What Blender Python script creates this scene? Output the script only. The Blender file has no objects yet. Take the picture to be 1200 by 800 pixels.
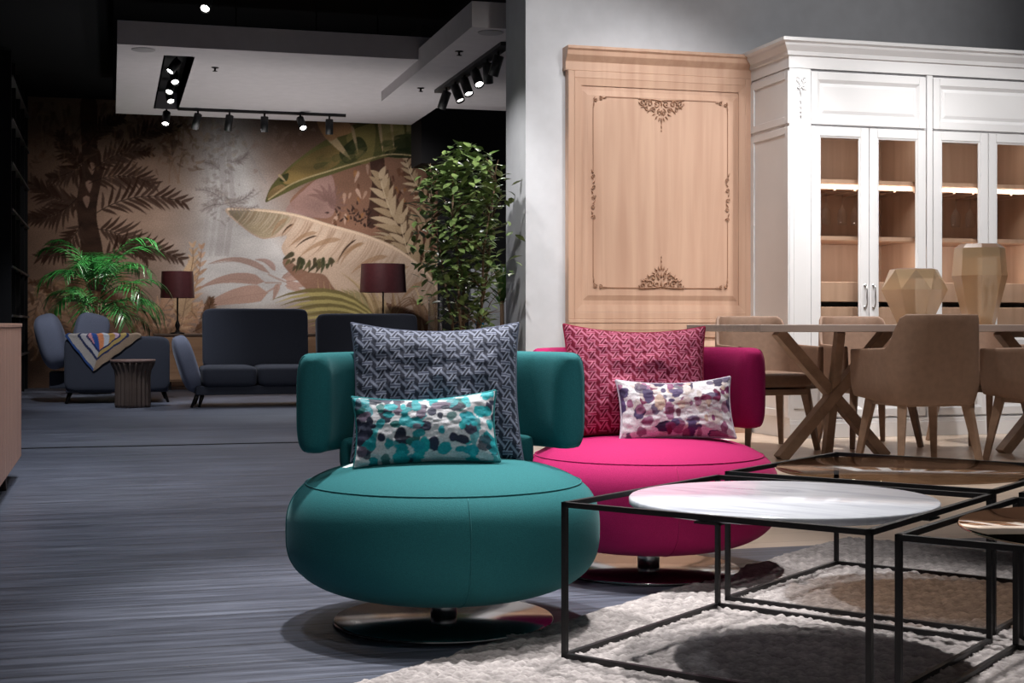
import bpy, math, random
import numpy as np
from mathutils import Vector, Matrix

rng = random.Random(7)
nrs = np.random.RandomState(11)
C = bpy.context.scene.collection
PI = math.pi
# ------------------------------------------------------------------ camera model (used to lay the room out)
F, HZ, CAMH = 1667.0, 380.0, 0.765
YAW = math.radians(15.74)
CS, SN = math.cos(YAW), math.sin(YAW)
def at(x, y, Y):                       # photograph pixel seen on the plane at depth Y of the room
    r = (x - 600) / F
    d = Y / (CS - SN * r)
    return Vector((d * (CS * r + SN), Y, CAMH + (HZ - y) * d / F))
def cw(lat, d, z=0.0):                 # camera-aligned ground coordinates -> room
    return Vector((lat * CS + d * SN, -lat * SN + d * CS, z))
def lin(c):
    c = c / 255.0
    return c / 12.92 if c <= 0.04045 else ((c + 0.055) / 1.055) ** 2.4
def S(r, g, b): return (lin(r), lin(g), lin(b), 1.0)

# ------------------------------------------------------------------ mesh builder
class MB:
    def __init__(s): s.v = []; s.f = []; s.sm = []
    def add(s, vs, fs, smooth=False, M=None):
        o = len(s.v)
        for p in vs:
            p = Vector(p)
            s.v.append(tuple(M @ p) if M else tuple(p))
        for f in fs: s.f.append(tuple(i + o for i in f)); s.sm.append(smooth)
        return s
    def box(s, x0, x1, y0, y1, z0, z1, M=None):
        vs = [(x0,y0,z0),(x1,y0,z0),(x1,y1,z0),(x0,y1,z0),(x0,y0,z1),(x1,y0,z1),(x1,y1,z1),(x0,y1,z1)]
        return s.add(vs, [(0,3,2,1),(4,5,6,7),(0,1,5,4),(1,2,6,5),(2,3,7,6),(3,0,4,7)], False, M)
    def prism(s, poly, y0, y1, axis='y', M=None):       # polygon (a,b) extruded along an axis
        n = len(poly)
        def P(a, b, t): return (a, t, b) if axis == 'y' else ((t, a, b) if axis == 'x' else (a, b, t))
        vs = [P(a, b, y0) for a, b in poly] + [P(a, b, y1) for a, b in poly]
        fs = [tuple(range(n)), tuple(range(2*n-1, n-1, -1))]
        for i in range(n): j = (i+1) % n; fs.append((j, i, i+n, j+n))
        return s.add(vs, fs, False, M)
    def beam(s, a, b, w, h, up=(0,0,1), w2=None, h2=None):   # rectangular bar from a to b
        a, b = Vector(a), Vector(b); d = (b-a).normalized(); up = Vector(up)
        if abs(d.dot(up)) > .98: up = Vector((0,1,0))
        x = d.cross(up).normalized(); y = x.cross(d).normalized()
        w2 = w if w2 is None else w2; h2 = h if h2 is None else h2
        vs = []
        for p, ww, hh in ((a,w,h),(b,w2,h2)):
            for sx, sy in ((-1,-1),(1,-1),(1,1),(-1,1)): vs.append(p + x*sx*ww/2 + y*sy*hh/2)
        return s.add(vs, [(0,1,2,3),(7,6,5,4),(0,4,5,1),(1,5,6,2),(2,6,7,3),(3,7,4,0)])
    def tube(s, pts, r, n=8, smooth=True, caps=True):
        pts = [Vector(p) for p in pts]; m = len(pts)
        rs = r if isinstance(r, (list, tuple)) else [r]*m
        t0 = (pts[1]-pts[0]).normalized()
        u = t0.orthogonal().normalized(); vs = []
        for i, p in enumerate(pts):
            t = (pts[min(i+1,m-1)] - pts[max(i-1,0)]).normalized()
            u = (u - t*u.dot(t)); u = u.normalized() if u.length > 1e-6 else t.orthogonal().normalized()
            w = t.cross(u)
            for k in range(n):
                a = 2*PI*k/n; vs.append(p + (u*math.cos(a) + w*math.sin(a))*rs[i])
        fs = []
        for i in range(m-1):
            for k in range(n):
                k2 = (k+1) % n; fs.append((i*n+k, i*n+k2, (i+1)*n+k2, (i+1)*n+k))
        if caps: fs.append(tuple(range(n-1,-1,-1))); fs.append(tuple((m-1)*n+k for k in range(n)))
        return s.add(vs, fs, smooth)
    def lathe(s, prof, n=32, c=(0,0,0), smooth=True, M=None, rad=None):
        vs = []; fs = []; m = len(prof)
        for i, (r, z) in enumerate(prof):
            for k in range(n):
                a = 2*PI*k/n; rr = r*(rad(a) if rad else 1)
                vs.append((c[0]+rr*math.cos(a), c[1]+rr*math.sin(a), c[2]+z))
        for i in range(m-1):
            for k in range(n):
                k2 = (k+1) % n; fs.append((i*n+k, i*n+k2, (i+1)*n+k2, (i+1)*n+k))
        if prof[0][0] > 1e-5: fs.append(tuple(range(n-1,-1,-1)))
        if prof[-1][0] > 1e-5: fs.append(tuple((m-1)*n+k for k in range(n)))
        return s.add(vs, fs, smooth, M)
    def soft(s, c, h, e=.3, nu=36, nv=20, M=None, e2=None):      # rounded box: a superellipsoid
        e2 = e if e2 is None else e2
        def sp(v, p): return math.copysign(abs(v)**p, v)
        vs = []; fs = []
        for i in range(nv+1):
            ph = -PI/2 + PI*i/nv
            for k in range(nu):
                th = 2*PI*k/nu
                vs.append((c[0]+h[0]*sp(math.cos(ph),e2)*sp(math.cos(th),e), c[1]+h[1]*sp(math.cos(ph),e2)*sp(math.sin(th),e), c[2]+h[2]*sp(math.sin(ph),e2)))
        for i in range(nv):
            for k in range(nu):
                k2 = (k+1) % nu; fs.append((i*nu+k, i*nu+k2, (i+1)*nu+k2, (i+1)*nu+k))
        return s.add(vs, fs, True, M)
    def build(s, name, mat, parent=None, bevel=0, label=None):
        me = bpy.data.meshes.new(name); me.from_pydata(s.v, [], s.f)
        me.polygons.foreach_set('use_smooth', s.sm); me.update()
        o = bpy.data.objects.new(name, me); C.objects.link(o)
        if mat: me.materials.append(mat)
        if parent: o.parent = parent
        if bevel:
            b = o.modifiers.new('bevel', 'BEVEL'); b.width = bevel; b.segments = 2; b.limit_method = 'ANGLE'
        if label: o['label'] = label
        return o
def recalc(o):
    import bmesh
    bm = bmesh.new(); bm.from_mesh(o.data); bmesh.ops.remove_doubles(bm, verts=bm.verts, dist=1e-5)
    bmesh.ops.recalc_face_normals(bm, faces=bm.faces); bm.to_mesh(o.data); bm.free(); return o
def tag(o, label, cat, group=None):
    o['label'] = label; o['category'] = cat
    if group: o['group'] = group
    return o
def thing(name, label, cat, loc=(0,0,0), rz=0, group=None):
    o = bpy.data.objects.new(name, None); C.objects.link(o); o.empty_display_size = .1
    o.location = loc; o.rotation_euler = (0,0,rz)
    return tag(o, label, cat, group)
def struct(o): o['kind'] = 'structure'; return o
def dup(root, loc, rz, label, group=None, rot=None):
    r = root.copy(); C.objects.link(r); r.location = loc
    r.rotation_euler = rot if rot else (0,0,rz)
    r['label'] = label
    if group: r['group'] = group
    for ch in list(root.children):
        if ch.type == 'LIGHT': continue
        c = ch.copy(); C.objects.link(c); c.parent = r
        for g in list(ch.children):
            d = g.copy(); C.objects.link(d); d.parent = c
    return r

# ------------------------------------------------------------------ materials
def newmat(name):
    m = bpy.data.materials.new(name); m.use_nodes = True
    nt = m.node_tree; return m, nt, nt.nodes['Principled BSDF']
def N(nt, t, **kw):
    n = nt.nodes.new(t)
    for k, v in kw.items(): setattr(n, k, v)
    return n
def mapping(nt, scale=(1,1,1), coord='Object', rot=(0,0,0)):
    tc = N(nt,'ShaderNodeTexCoord'); mp = N(nt,'ShaderNodeMapping')
    mp.inputs['Scale'].default_value = scale; mp.inputs['Rotation'].default_value = rot
    nt.links.new(tc.outputs[coord], mp.inputs['Vector']); return mp.outputs['Vector']
def ramp(nt, fac, stops):
    r = N(nt,'ShaderNodeValToRGB'); e = r.color_ramp.elements
    e[0].position, e[0].color = stops[0]; e[1].position, e[1].color = stops[-1]
    for p, c in stops[1:-1]: k = e.new(p); k.color = c
    nt.links.new(fac, r.inputs['Fac']); return r.outputs['Color']
def bump(nt, p, h, strength, dist=.01):
    b = N(nt,'ShaderNodeBump'); b.inputs['Strength'].default_value = strength; b.inputs['Distance'].default_value = dist
    nt.links.new(h, b.inputs['Height']); nt.links.new(b.outputs['Normal'], p.inputs['Normal'])
def plain(name, col, rough=.5, metal=0, spec=.5, noise=None, bmp=None, coat=0, sheen=0):
    m, nt, p = newmat(name)
    p.inputs['Roughness'].default_value = rough; p.inputs['Metallic'].default_value = metal
    p.inputs['Specular IOR Level'].default_value = spec; p.inputs['Coat Weight'].default_value = coat
    if sheen:
        p.inputs['Sheen Weight'].default_value = sheen; p.inputs['Sheen Roughness'].default_value = .4
    amt, sc = noise if noise else (.04, 9)
    n = N(nt,'ShaderNodeTexNoise'); n.inputs['Scale'].default_value = sc; n.inputs['Detail'].default_value = 4
    nt.links.new(mapping(nt), n.inputs['Vector'])
    a = tuple(max(0, c*(1-amt)) for c in col[:3]) + (1,); b = tuple(min(1, c*(1+amt)) for c in col[:3]) + (1,)
    nt.links.new(ramp(nt, n.outputs['Fac'], [(.3,a),(.7,b)]), p.inputs['Base Color'])
    if bmp:
        n2 = N(nt,'ShaderNodeTexNoise'); n2.inputs['Scale'].default_value = bmp[0]; n2.inputs['Detail'].default_value = 3
        nt.links.new(mapping(nt), n2.inputs['Vector']); bump(nt, p, n2.outputs['Fac'], bmp[1], .004)
    return m
def fabric(name, col, scale=420, rough=.85, sheen=.25, amt=.18, b=.25):
    m, nt, p = newmat(name)
    p.inputs['Roughness'].default_value = rough; p.inputs['Specular IOR Level'].default_value = .2
    p.inputs['Sheen Weight'].default_value = sheen; p.inputs['Sheen Roughness'].default_value = .35
    p.inputs['Sheen Tint'].default_value = tuple(min(1, c*1.2+.28) for c in col[:3]) + (1,)
    v = mapping(nt)
    n = N(nt,'ShaderNodeTexNoise'); n.inputs['Scale'].default_value = scale; n.inputs['Detail'].default_value = 2
    nt.links.new(v, n.inputs['Vector'])
    a = tuple(c*(1-amt) for c in col[:3]) + (1,); bb = tuple(min(1, c*(1+amt)) for c in col[:3]) + (1,)
    nt.links.new(ramp(nt, n.outputs['Fac'], [(.35,a),(.65,bb)]), p.inputs['Base Color'])
    w = N(nt,'ShaderNodeTexNoise'); w.inputs['Scale'].default_value = scale*.8
    nt.links.new(v, w.inputs['Vector']); bump(nt, p, w.outputs['Fac'], b, .002)
    return m
def wood(name, c1, c2, scale=(18,18,1.2), rough=.45, spec=.4):
    m, nt, p = newmat(name); p.inputs['Roughness'].default_value = rough; p.inputs['Specular IOR Level'].default_value = spec
    v = mapping(nt, scale)
    n = N(nt,'ShaderNodeTexNoise'); n.inputs['Scale'].default_value = 1.0; n.inputs['Detail'].default_value = 6; n.inputs['Distortion'].default_value = .6
    nt.links.new(v, n.inputs['Vector'])
    nt.links.new(ramp(nt, n.outputs['Fac'], [(.3,c1),(.7,c2)]), p.inputs['Base Color'])
    bump(nt, p, n.outputs['Fac'], .06, .003); return m
def vcol(name, rough=.8, sheen=0, fb=None, spec=.3):
    m, nt, p = newmat(name); p.inputs['Roughness'].default_value = rough; p.inputs['Specular IOR Level'].default_value = spec
    a = N(nt,'ShaderNodeAttribute'); a.attribute_name = 'Col'
    n = N(nt,'ShaderNodeTexNoise'); n.inputs['Scale'].default_value = fb or 60; n.inputs['Detail'].default_value = 3
    nt.links.new(mapping(nt), n.inputs['Vector'])
    mx = N(nt,'ShaderNodeMix', data_type='RGBA', blend_type='MULTIPLY'); mx.inputs[0].default_value = 1
    nt.links.new(a.outputs['Color'], mx.inputs[6])
    nt.links.new(ramp(nt, n.outputs['Fac'], [(.3,(.82,.82,.82,1)),(.7,(1.1,1.1,1.1,1))]), mx.inputs[7])
    nt.links.new(mx.outputs[2], p.inputs['Base Color'])
    if sheen: p.inputs['Sheen Weight'].default_value = sheen
    if fb: bump(nt, p, n.outputs['Fac'], .3, .002)
    return m
def glassy(name, tint, gloss=.1, rough=.02):
    m, nt, p = newmat(name); out = nt.nodes['Material Output']; nt.nodes.remove(p)
    t = N(nt,'ShaderNodeBsdfTransparent'); t.inputs['Color'].default_value = tint
    g = N(nt,'ShaderNodeBsdfGlossy'); g.inputs['Roughness'].default_value = rough; g.inputs['Color'].default_value = (.9,.9,.9,1)
    fr = N(nt,'ShaderNodeFresnel'); fr.inputs['IOR'].default_value = 1.45
    ad = N(nt,'ShaderNodeMath', operation='MULTIPLY_ADD'); ad.inputs[1].default_value = 1.0; ad.inputs[2].default_value = gloss
    nt.links.new(fr.outputs[0], ad.inputs[0])
    ge = N(nt,'ShaderNodeNewGeometry'); iv = N(nt,'ShaderNodeMath', operation='SUBTRACT'); iv.inputs[0].default_value = 1.0; nt.links.new(ge.outputs['Backfacing'], iv.inputs[1])
    ml = N(nt,'ShaderNodeMath', operation='MULTIPLY'); nt.links.new(ad.outputs[0], ml.inputs[0]); nt.links.new(iv.outputs[0], ml.inputs[1])
    mx = N(nt,'ShaderNodeMixShader'); nt.links.new(ml.outputs[0], mx.inputs[0])
    nt.links.new(t.outputs[0], mx.inputs[1]); nt.links.new(g.outputs[0], mx.inputs[2])
    nt.links.new(mx.outputs[0], out.inputs[0]); return m
def emit(name, col, st):
    m, nt, p = newmat(name); p.inputs['Base Color'].default_value = (.8,.8,.8,1)
    p.inputs['Emission Color'].default_value = col; p.inputs['Emission Strength'].default_value = st; return m

def floor_mat():
    m, nt, p = newmat('dark_plank_floor')
    v = mapping(nt)
    br = N(nt,'ShaderNodeTexBrick'); br.offset = .37; br.inputs['Scale'].default_value = 1
    br.inputs['Brick Width'].default_value = 90; br.inputs['Row Height'].default_value = .185
    br.inputs['Mortar Size'].default_value = .003; br.inputs['Mortar Smooth'].default_value = .3
    br.inputs['Color1'].default_value = S(92,97,112); br.inputs['Color2'].default_value = S(110,115,130); br.inputs['Mortar'].default_value = S(40,44,54)
    v.node.inputs['Location'].default_value = (40.3,.07,0)
    nt.links.new(v, br.inputs['Vector'])
    n = N(nt,'ShaderNodeTexNoise'); n.inputs['Scale'].default_value = 1; n.inputs['Detail'].default_value = 7; n.inputs['Roughness'].default_value = .65
    nt.links.new(mapping(nt,(2.2,34,1)), n.inputs['Vector'])
    mx = N(nt,'ShaderNodeMix', data_type='RGBA', blend_type='MULTIPLY'); mx.inputs[0].default_value = 1
    nt.links.new(br.outputs['Color'], mx.inputs[6])
    nt.links.new(ramp(nt, n.outputs['Fac'], [(.32,(.32,.33,.36,1)),(.5,(.75,.75,.77,1)),(.68,(1.35,1.35,1.35,1))]), mx.inputs[7])
    nt.links.new(mx.outputs[2], p.inputs['Base Color'])
    rr = N(nt,'ShaderNodeMapRange'); rr.inputs[3].default_value = .32; rr.inputs[4].default_value = .55
    nt.links.new(n.outputs['Fac'], rr.inputs[0]); nt.links.new(rr.outputs[0], p.inputs['Roughness'])
    hs = N(nt,'ShaderNodeMath', operation='MULTIPLY_ADD'); hs.inputs[1].default_value = -1.5
    nt.links.new(br.outputs['Fac'], hs.inputs[0]); nt.links.new(n.outputs['Fac'], hs.inputs[2])
    bump(nt, p, hs.outputs[0], .35, .004)
    return m
def light_floor_mat():
    m, nt, p = newmat('pale_oak_floor')
    br = N(nt,'ShaderNodeTexBrick'); br.offset = .4; br.inputs['Scale'].default_value = 1
    br.inputs['Brick Width'].default_value = 1.6; br.inputs['Row Height'].default_value = .19
    br.inputs['Mortar Size'].default_value = .0015; br.inputs['Color1'].default_value = S(222,202,184); br.inputs['Color2'].default_value = S(208,186,166); br.inputs['Mortar'].default_value = S(130,108,90)
    nt.links.new(mapping(nt), br.inputs['Vector'])
    nt.links.new(br.outputs['Color'], p.inputs['Base Color']); p.inputs['Roughness'].default_value = .28; return m
def marble_mat():
    m, nt, p = newmat('white_marble')
    n = N(nt,'ShaderNodeTexNoise'); n.inputs['Scale'].default_value = 2.2; n.inputs['Detail'].default_value = 8; n.inputs['Distortion'].default_value = 1.2
    nt.links.new(mapping(nt,(1,4.5,1),rot=(0,0,.5)), n.inputs['Vector'])
    nt.links.new(ramp(nt, n.outputs['Fac'], [(.3,S(178,182,196)),(.45,S(212,215,225)),(.6,S(222,225,233)),(.68,S(198,202,214)),(.8,S(222,225,233))]), p.inputs['Base Color'])
    p.inputs['Roughness'].default_value = .13; return m
def leafmat(name, c1, c2, trans=.0, rough=.4):
    m, nt, p = newmat(name)
    oi = N(nt,'ShaderNodeTexNoise'); oi.inputs['Scale'].default_value = 14; nt.links.new(mapping(nt), oi.inputs['Vector'])
    nt.links.new(ramp(nt, oi.outputs['Fac'], [(.35,c1),(.65,c2)]), p.inputs['Base Color'])
    p.inputs['Roughness'].default_value = rough; p.inputs['Subsurface Weight'].default_value = 0; return m

M = {}
M['floor'] = floor_mat(); M['floor2'] = light_floor_mat(); M['marble'] = marble_mat()
M['black'] = plain('matt_black', S(20,20,23), .8, spec=.2)
M['charcoal'] = plain('charcoal_paint', S(34,33,35), .8, spec=.2)
M['void'] = plain('ceiling_void_black', S(15,16,19), .9, spec=.1)
M['soffit'] = plain('soffit_paint', S(188,182,184), .75, spec=.2)
M['wall'] = plain('grey_wall_paint', S(200,202,208), .75, spec=.2)
M['white'] = plain('white_lacquer', S(222,222,224), .42, spec=.35, noise=(.015,5))
M['oak'] = wood('pale_oak', S(184,148,127), S(200,166,144), (14,14,.8))
M['oak_dk'] = wood('carved_oak', S(142,106,84), S(160,122,98))
M['oak_in'] = wood('oak_interior', S(178,148,126), S(196,166,144))
M['slat'] = wood('pinkish_oak', S(176,138,124), S(196,158,142), (20,20,1.5))
M['slat_dk'] = plain('slat_groove', S(52,36,32), .7)
M['walnut'] = wood('walnut', S(132,108,90), S(160,132,112), (12,12,12))
M['tabletop'] = wood('grey_brown_oak', S(168,152,146), S(190,172,164), (1.2,18,18))
M['chairleather'] = plain('tan_leather', S(134,108,92), .55, spec=.35, noise=(.08,30), bmp=(90,.12))
M['teal'] = fabric('teal_wool', S(40,108,113), amt=.12)
M['pink'] = fabric('magenta_wool', S(164,26,90), amt=.12)
M['sofa'] = fabric('charcoal_blue_fabric', S(60,63,74), 200, amt=.1)
M['pillow_grey'] = fabric('grey_fabric', S(112,117,136), 200, amt=.08)
M['chrome'] = plain('polished_chrome', (.85,.85,.87,1), .32, 1)
M['base_dark'] = plain('dark_polished_steel', (.36,.35,.35,1), .16, 1)
M['frame'] = plain('black_metal', S(38,37,39), .45, .3)
M['spot'] = plain('spotlight_black', S(22,22,24), .5)
M['lens'] = emit('lit_lens', (1,.97,.92,1), 14)
M['lens_dim'] = emit('dim_lens', (1,.95,.88,1), 3)
M['pane'] = glassy('cabinet_glass', (.93,.92,.91,1), .02)
M['clear'] = glassy('clear_glass', (.93,.94,.95,1), .06)
M['smoke'] = glassy('smoked_bronze_glass', (.50,.42,.35,1), .0)
M['bronze'] = plain('bronze_mirror', (.62,.45,.30,1), .04, 1)
M['vase'] = plain('champagne_glass', S(208,178,142), .22, spec=.5, noise=(.06,6), coat=.3)
def translucify(m, tint, k):
    nt = m.node_tree; p = nt.nodes['Principled BSDF']; out = nt.nodes['Material Output']
    t = N(nt,'ShaderNodeBsdfTransparent'); t.inputs['Color'].default_value = tint; mx = N(nt,'ShaderNodeMixShader'); mx.inputs[0].default_value = k
    nt.links.new(p.outputs[0], mx.inputs[1]); nt.links.new(t.outputs[0], mx.inputs[2]); nt.links.new(mx.outputs[0], out.inputs[0])
translucify(M['vase'], (.97,.87,.76,1), .38)
M['shade'] = plain('aubergine_satin', S(70,32,36), .38, noise=(.15,25))
M['lampbase'] = plain('dark_lamp_metal', S(30,26,26), .3, .6)
M['label'] = plain('white_label', S(235,235,235), .7)
M['steel'] = plain('brushed_steel', (.5,.5,.5,1), .3, 1)
M['blue'] = plain('turquoise_glass', S(20,140,190), .1, coat=.6)
M['terracotta'] = plain('dark_pot', S(52,48,46), .6)
M['bark'] = plain('bark', S(110,88,70), .85, noise=(.2,30), bmp=(60,.4))
M['ficus'] = leafmat('ficus_leaf', S(62,84,42), S(122,142,84))
M['palm'] = leafmat('palm_leaf', S(24,84,34), S(52,132,58), rough=.35)
M['drac'] = leafmat('dracaena_leaf', S(50,84,36), S(90,128,60))
M['plank_seam'] = plain('black_strip', S(14,14,16), .6)
M['vcol_mural'] = vcol('mural_print', .85, spec=.1)
M['vcol_weave'] = vcol('woven_cushion_fabric', .75, .04, 300)
M['vcol_blot'] = vcol('printed_cushion_fabric', .6, 0, 220, .3)
M['vcol_throw'] = vcol('printed_throw_fabric', .85, .2, 150)

# ------------------------------------------------------------------ setting
def sbox(name, mat, *b, bevel=0):
    return struct(MB().box(*b).build(name, mat, None, bevel))
FX0, FY0 = 1.35, 4.46
f = MB(); f.box(-3.2, 9, -3, FY0, -.1, 0); f.box(-3.2, FX0, FY0, 18.2, -.1, 0); f.box(FX0, 9, 9.3, 18.2, -.1, 0)
struct(f.build('floor', M['floor']))
sbox('floor_dining', M['floor2'], FX0, 9, FY0, 9.3, -.1, 0)
sbox('trim_1', M['plank_seam'], -3.0, FX0, 9.235, 9.262, -.004, .004)
sbox('wall_divider', M['wall'], 2.718, 9, 9.3, 9.8, 0, 4.4)
sbox('wall_left', M['black'], -3.3, -3.2, -3, 18.2, 0, 4.4)
sbox('wall_right', M['wall'], 9, 9.1, -3, 9.8, 0, 4.4)
sbox('wall_back_dark', M['charcoal'], 4.07, 9, 18.0, 18.2, 0, 4.4)
sbox('wall_back_above', M['black'], -3.2, 4.07, 18.02, 18.2, 3.5, 4.4)
sbox('ceiling', M['void'], -3.3, 9.1, -3, 18.2, 4.4, 4.5)
sbox('ceiling_low', M['void'], -3.2, .02, 5.5, 18.0, 3.5, 3.62)
sbox('wall_bulkhead', M['charcoal'], 3.62, 7.5, 16.9, 17.5, 2.72, 4.4)
# pale suspended ceiling with a black slot
ZP = 3.1
s = MB()
s.box(.05, .455, 12.3, 16.35, ZP, 3.3); s.box(.69, 2.61, 12.3, 16.35, ZP, 3.3)
s.box(.455, .69, 12.3, 12.7, ZP, 3.3); s.box(.455, .69, 15.87, 16.35, ZP, 3.3)
s.box(2.61, 3.38, 12.3, 16.35, ZP, 3.3); s.box(3.38, 7, 12.3, 15.0, ZP, 3.3)
struct(s.build('ceiling_panel', M['soffit']))
sbox('ceiling_panel_low', M['soffit'], 2.61, 7, 10.37, 14.1, 3.0, 3.195)
sl = MB(); sl.box(.44,.455,12.7,15.87,ZP,3.29); sl.box(.69,.705,12.7,15.87,ZP,3.29); sl.box(.44,.705,12.7,15.87,3.285,3.295)
struct(sl.build('trim_2', M['black']))

# ------------------------------------------------------------------ mural wall (printed paper; colours live on the paper)
def vnoise(h, w, cy, cx, seed):
    r = np.random.RandomState(seed); g = r.rand(cy+2, cx+2)
    yy = np.linspace(0, cy, h); xx = np.linspace(0, cx, w)
    y0 = yy.astype(int); x0 = xx.astype(int); fy = (yy-y0)[:,None]; fx = (xx-x0)[None,:]
    fy = fy*fy*(3-2*fy); fx = fx*fx*(3-2*fx)
    a = g[np.ix_(y0,x0)]; b = g[np.ix_(y0,x0+1)]; c = g[np.ix_(y0+1,x0)]; d = g[np.ix_(y0+1,x0+1)]
    return (a*(1-fx)+b*fx)*(1-fy) + (c*(1-fx)+d*fx)*fy
def fbm(h, w, base, seed, octv=4):
    o = np.zeros((h,w)); a = .5
    for k in range(octv):
        o += a*vnoise(h, w, base*2**k, base*2**k, seed+k); a *= .5
    return o/.9375
class Canvas:
    def __init__(s, W, H, u0, u1, v0, v1, mapf):
        s.W, s.H, s.u0, s.u1, s.v0, s.v1, s.mapf = W, H, u0, u1, v0, v1, mapf
        s.im = np.zeros((H, W, 3))
    def ij(s, p):
        u, v = s.mapf(*p); return ((u-s.u0)/(s.u1-s.u0)*(s.W-1), (v-s.v0)/(s.v1-s.v0)*(s.H-1))
    def mask(s, poly, soft=1):
        q = np.array([s.ij(p) for p in poly])
        x0 = max(0, int(q[:,0].min())-1); x1 = min(s.W, int(q[:,0].max())+3)
        y0 = max(0, int(q[:,1].min())-1); y1 = min(s.H, int(q[:,1].max())+3)
        if x1 <= x0 or y1 <= y0: return None
        SS = 2
        X, Y = np.meshgrid(np.arange(x0, x1, 1/SS)+.25-.5, np.arange(y0, y1, 1/SS)+.25-.5)
        ins = np.zeros(X.shape, bool); n = len(q)
        for i in range(n):
            (xa, ya), (xb, yb) = q[i], q[(i+1) % n]
            if ya == yb: continue
            c = ((ya > Y) != (yb > Y)) & (X < (xb-xa)*(Y-ya)/(yb-ya) + xa)
            ins ^= c
        m = ins.reshape(y1-y0, SS, x1-x0, SS).mean((1,3))
        return m, slice(y0,y1), slice(x0,x1)
    def fill(s, poly, col, a=1.0, tex=None, amt=.3):
        r = s.mask(poly)
        if r is None: return
        m, sy, sx = r; c = np.array(col, float)/255
        cc = np.ones(m.shape+(3,))*c
        if tex is not None: cc = cc*(1-amt+2*amt*tex[sy,sx,None])
        m = (m*a)[...,None]; s.im[sy,sx] = s.im[sy,sx]*(1-m) + cc*m
    def lens(s, p, q, w, col, a=1., bend=0., tex=None, amt=.25, blunt=.5):
        p = np.array(p, float); q = np.array(q, float); d = q-p; L = np.hypot(*d)
        if L < .5: return
        n = np.array([-d[1], d[0]])/L; ts = np.linspace(0,1,9)
        mid = [p + d*t + n*bend*L*4*t*(1-t) for t in ts]
        ww = [w*math.sin(PI*t**blunt)**.8 if 0 < t < 1 else 0 for t in ts]
        s.fill([m+n*x/2 for m, x in zip(mid, ww)] + [m-n*x/2 for m, x in zip(mid[::-1], ww[::-1])], col, a, tex, amt)
    def line(s, pts, w, col, a=1.):
        pts = [np.array(p, float) for p in pts]
        for p, q in zip(pts[:-1], pts[1:]):
            d = q-p; L = np.hypot(*d)
            if L < .01: continue
            n = np.array([-d[1], d[0]])/L*w/2; s.fill([p+n, q+n, q-n, p-n], col, a)
    def frond(s, p, q, L, w, col, n=14, bend=.15, ang=55, a=.9, var=25, rib=None, seed=0):
        r = random.Random(seed); p = np.array(p, float); q = np.array(q, float); d = q-p; D = np.hypot(*d); nn = np.array([-d[1], d[0]])/D
        pts = [p + d*t + nn*bend*D*4*t*(1-t) for t in np.linspace(0,1,n+1)]
        for i in range(1, n+1):
            t = i/n; dd = pts[i]-pts[i-1]; b = math.atan2(dd[1], dd[0]); l = L*(1.05-.65*t)*(.5+.9*min(1,t*3))*.8
            for sg in (-1,1):
                an = b + sg*math.radians(ang*(1-.45*t)) + r.uniform(-.08,.08)
                e = pts[i] + np.array([math.cos(an), math.sin(an)])*l*r.uniform(.85,1.1)
                k = r.uniform(-var, var)*.5
                s.lens(pts[i], e, w, [max(0,c+k) for c in col], a, bend=-sg*.06, blunt=.7)
        s.line(pts, 1.0, rib or [c*.7 for c in col], a)
def smooth(pts, n=6):                         # Catmull-Rom through a closed outline
    out = []; P = [np.array(p, float) for p in pts]; m = len(P)
    for i in range(m):
        a, b, c, d = P[i-1], P[i], P[(i+1)%m], P[(i+2)%m]
        for k in range(n):
            t = k/n; out.append(.5*((2*b)+(-a+c)*t+(2*a-5*b+4*c-d)*t*t+(-a+3*b-3*c+d)*t**3))
    return out
def smooth_open(pts, n=6):
    P = [pts[0]] + list(pts) + [pts[-1]]; out = []; P = [np.array(p, float) for p in P]
    for i in range(1, len(P)-2):
        a, b, c, d = P[i-1:i+3]
        for k in range(n):
            t = k/n; out.append(.5*((2*b)+(-a+c)*t+(2*a-5*b+4*c-d)*t*t+(-a+3*b-3*c+d)*t**3))
    out.append(P[-2]); return out
MU = (-3.2, 4.07, 0.0, 3.5)
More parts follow.
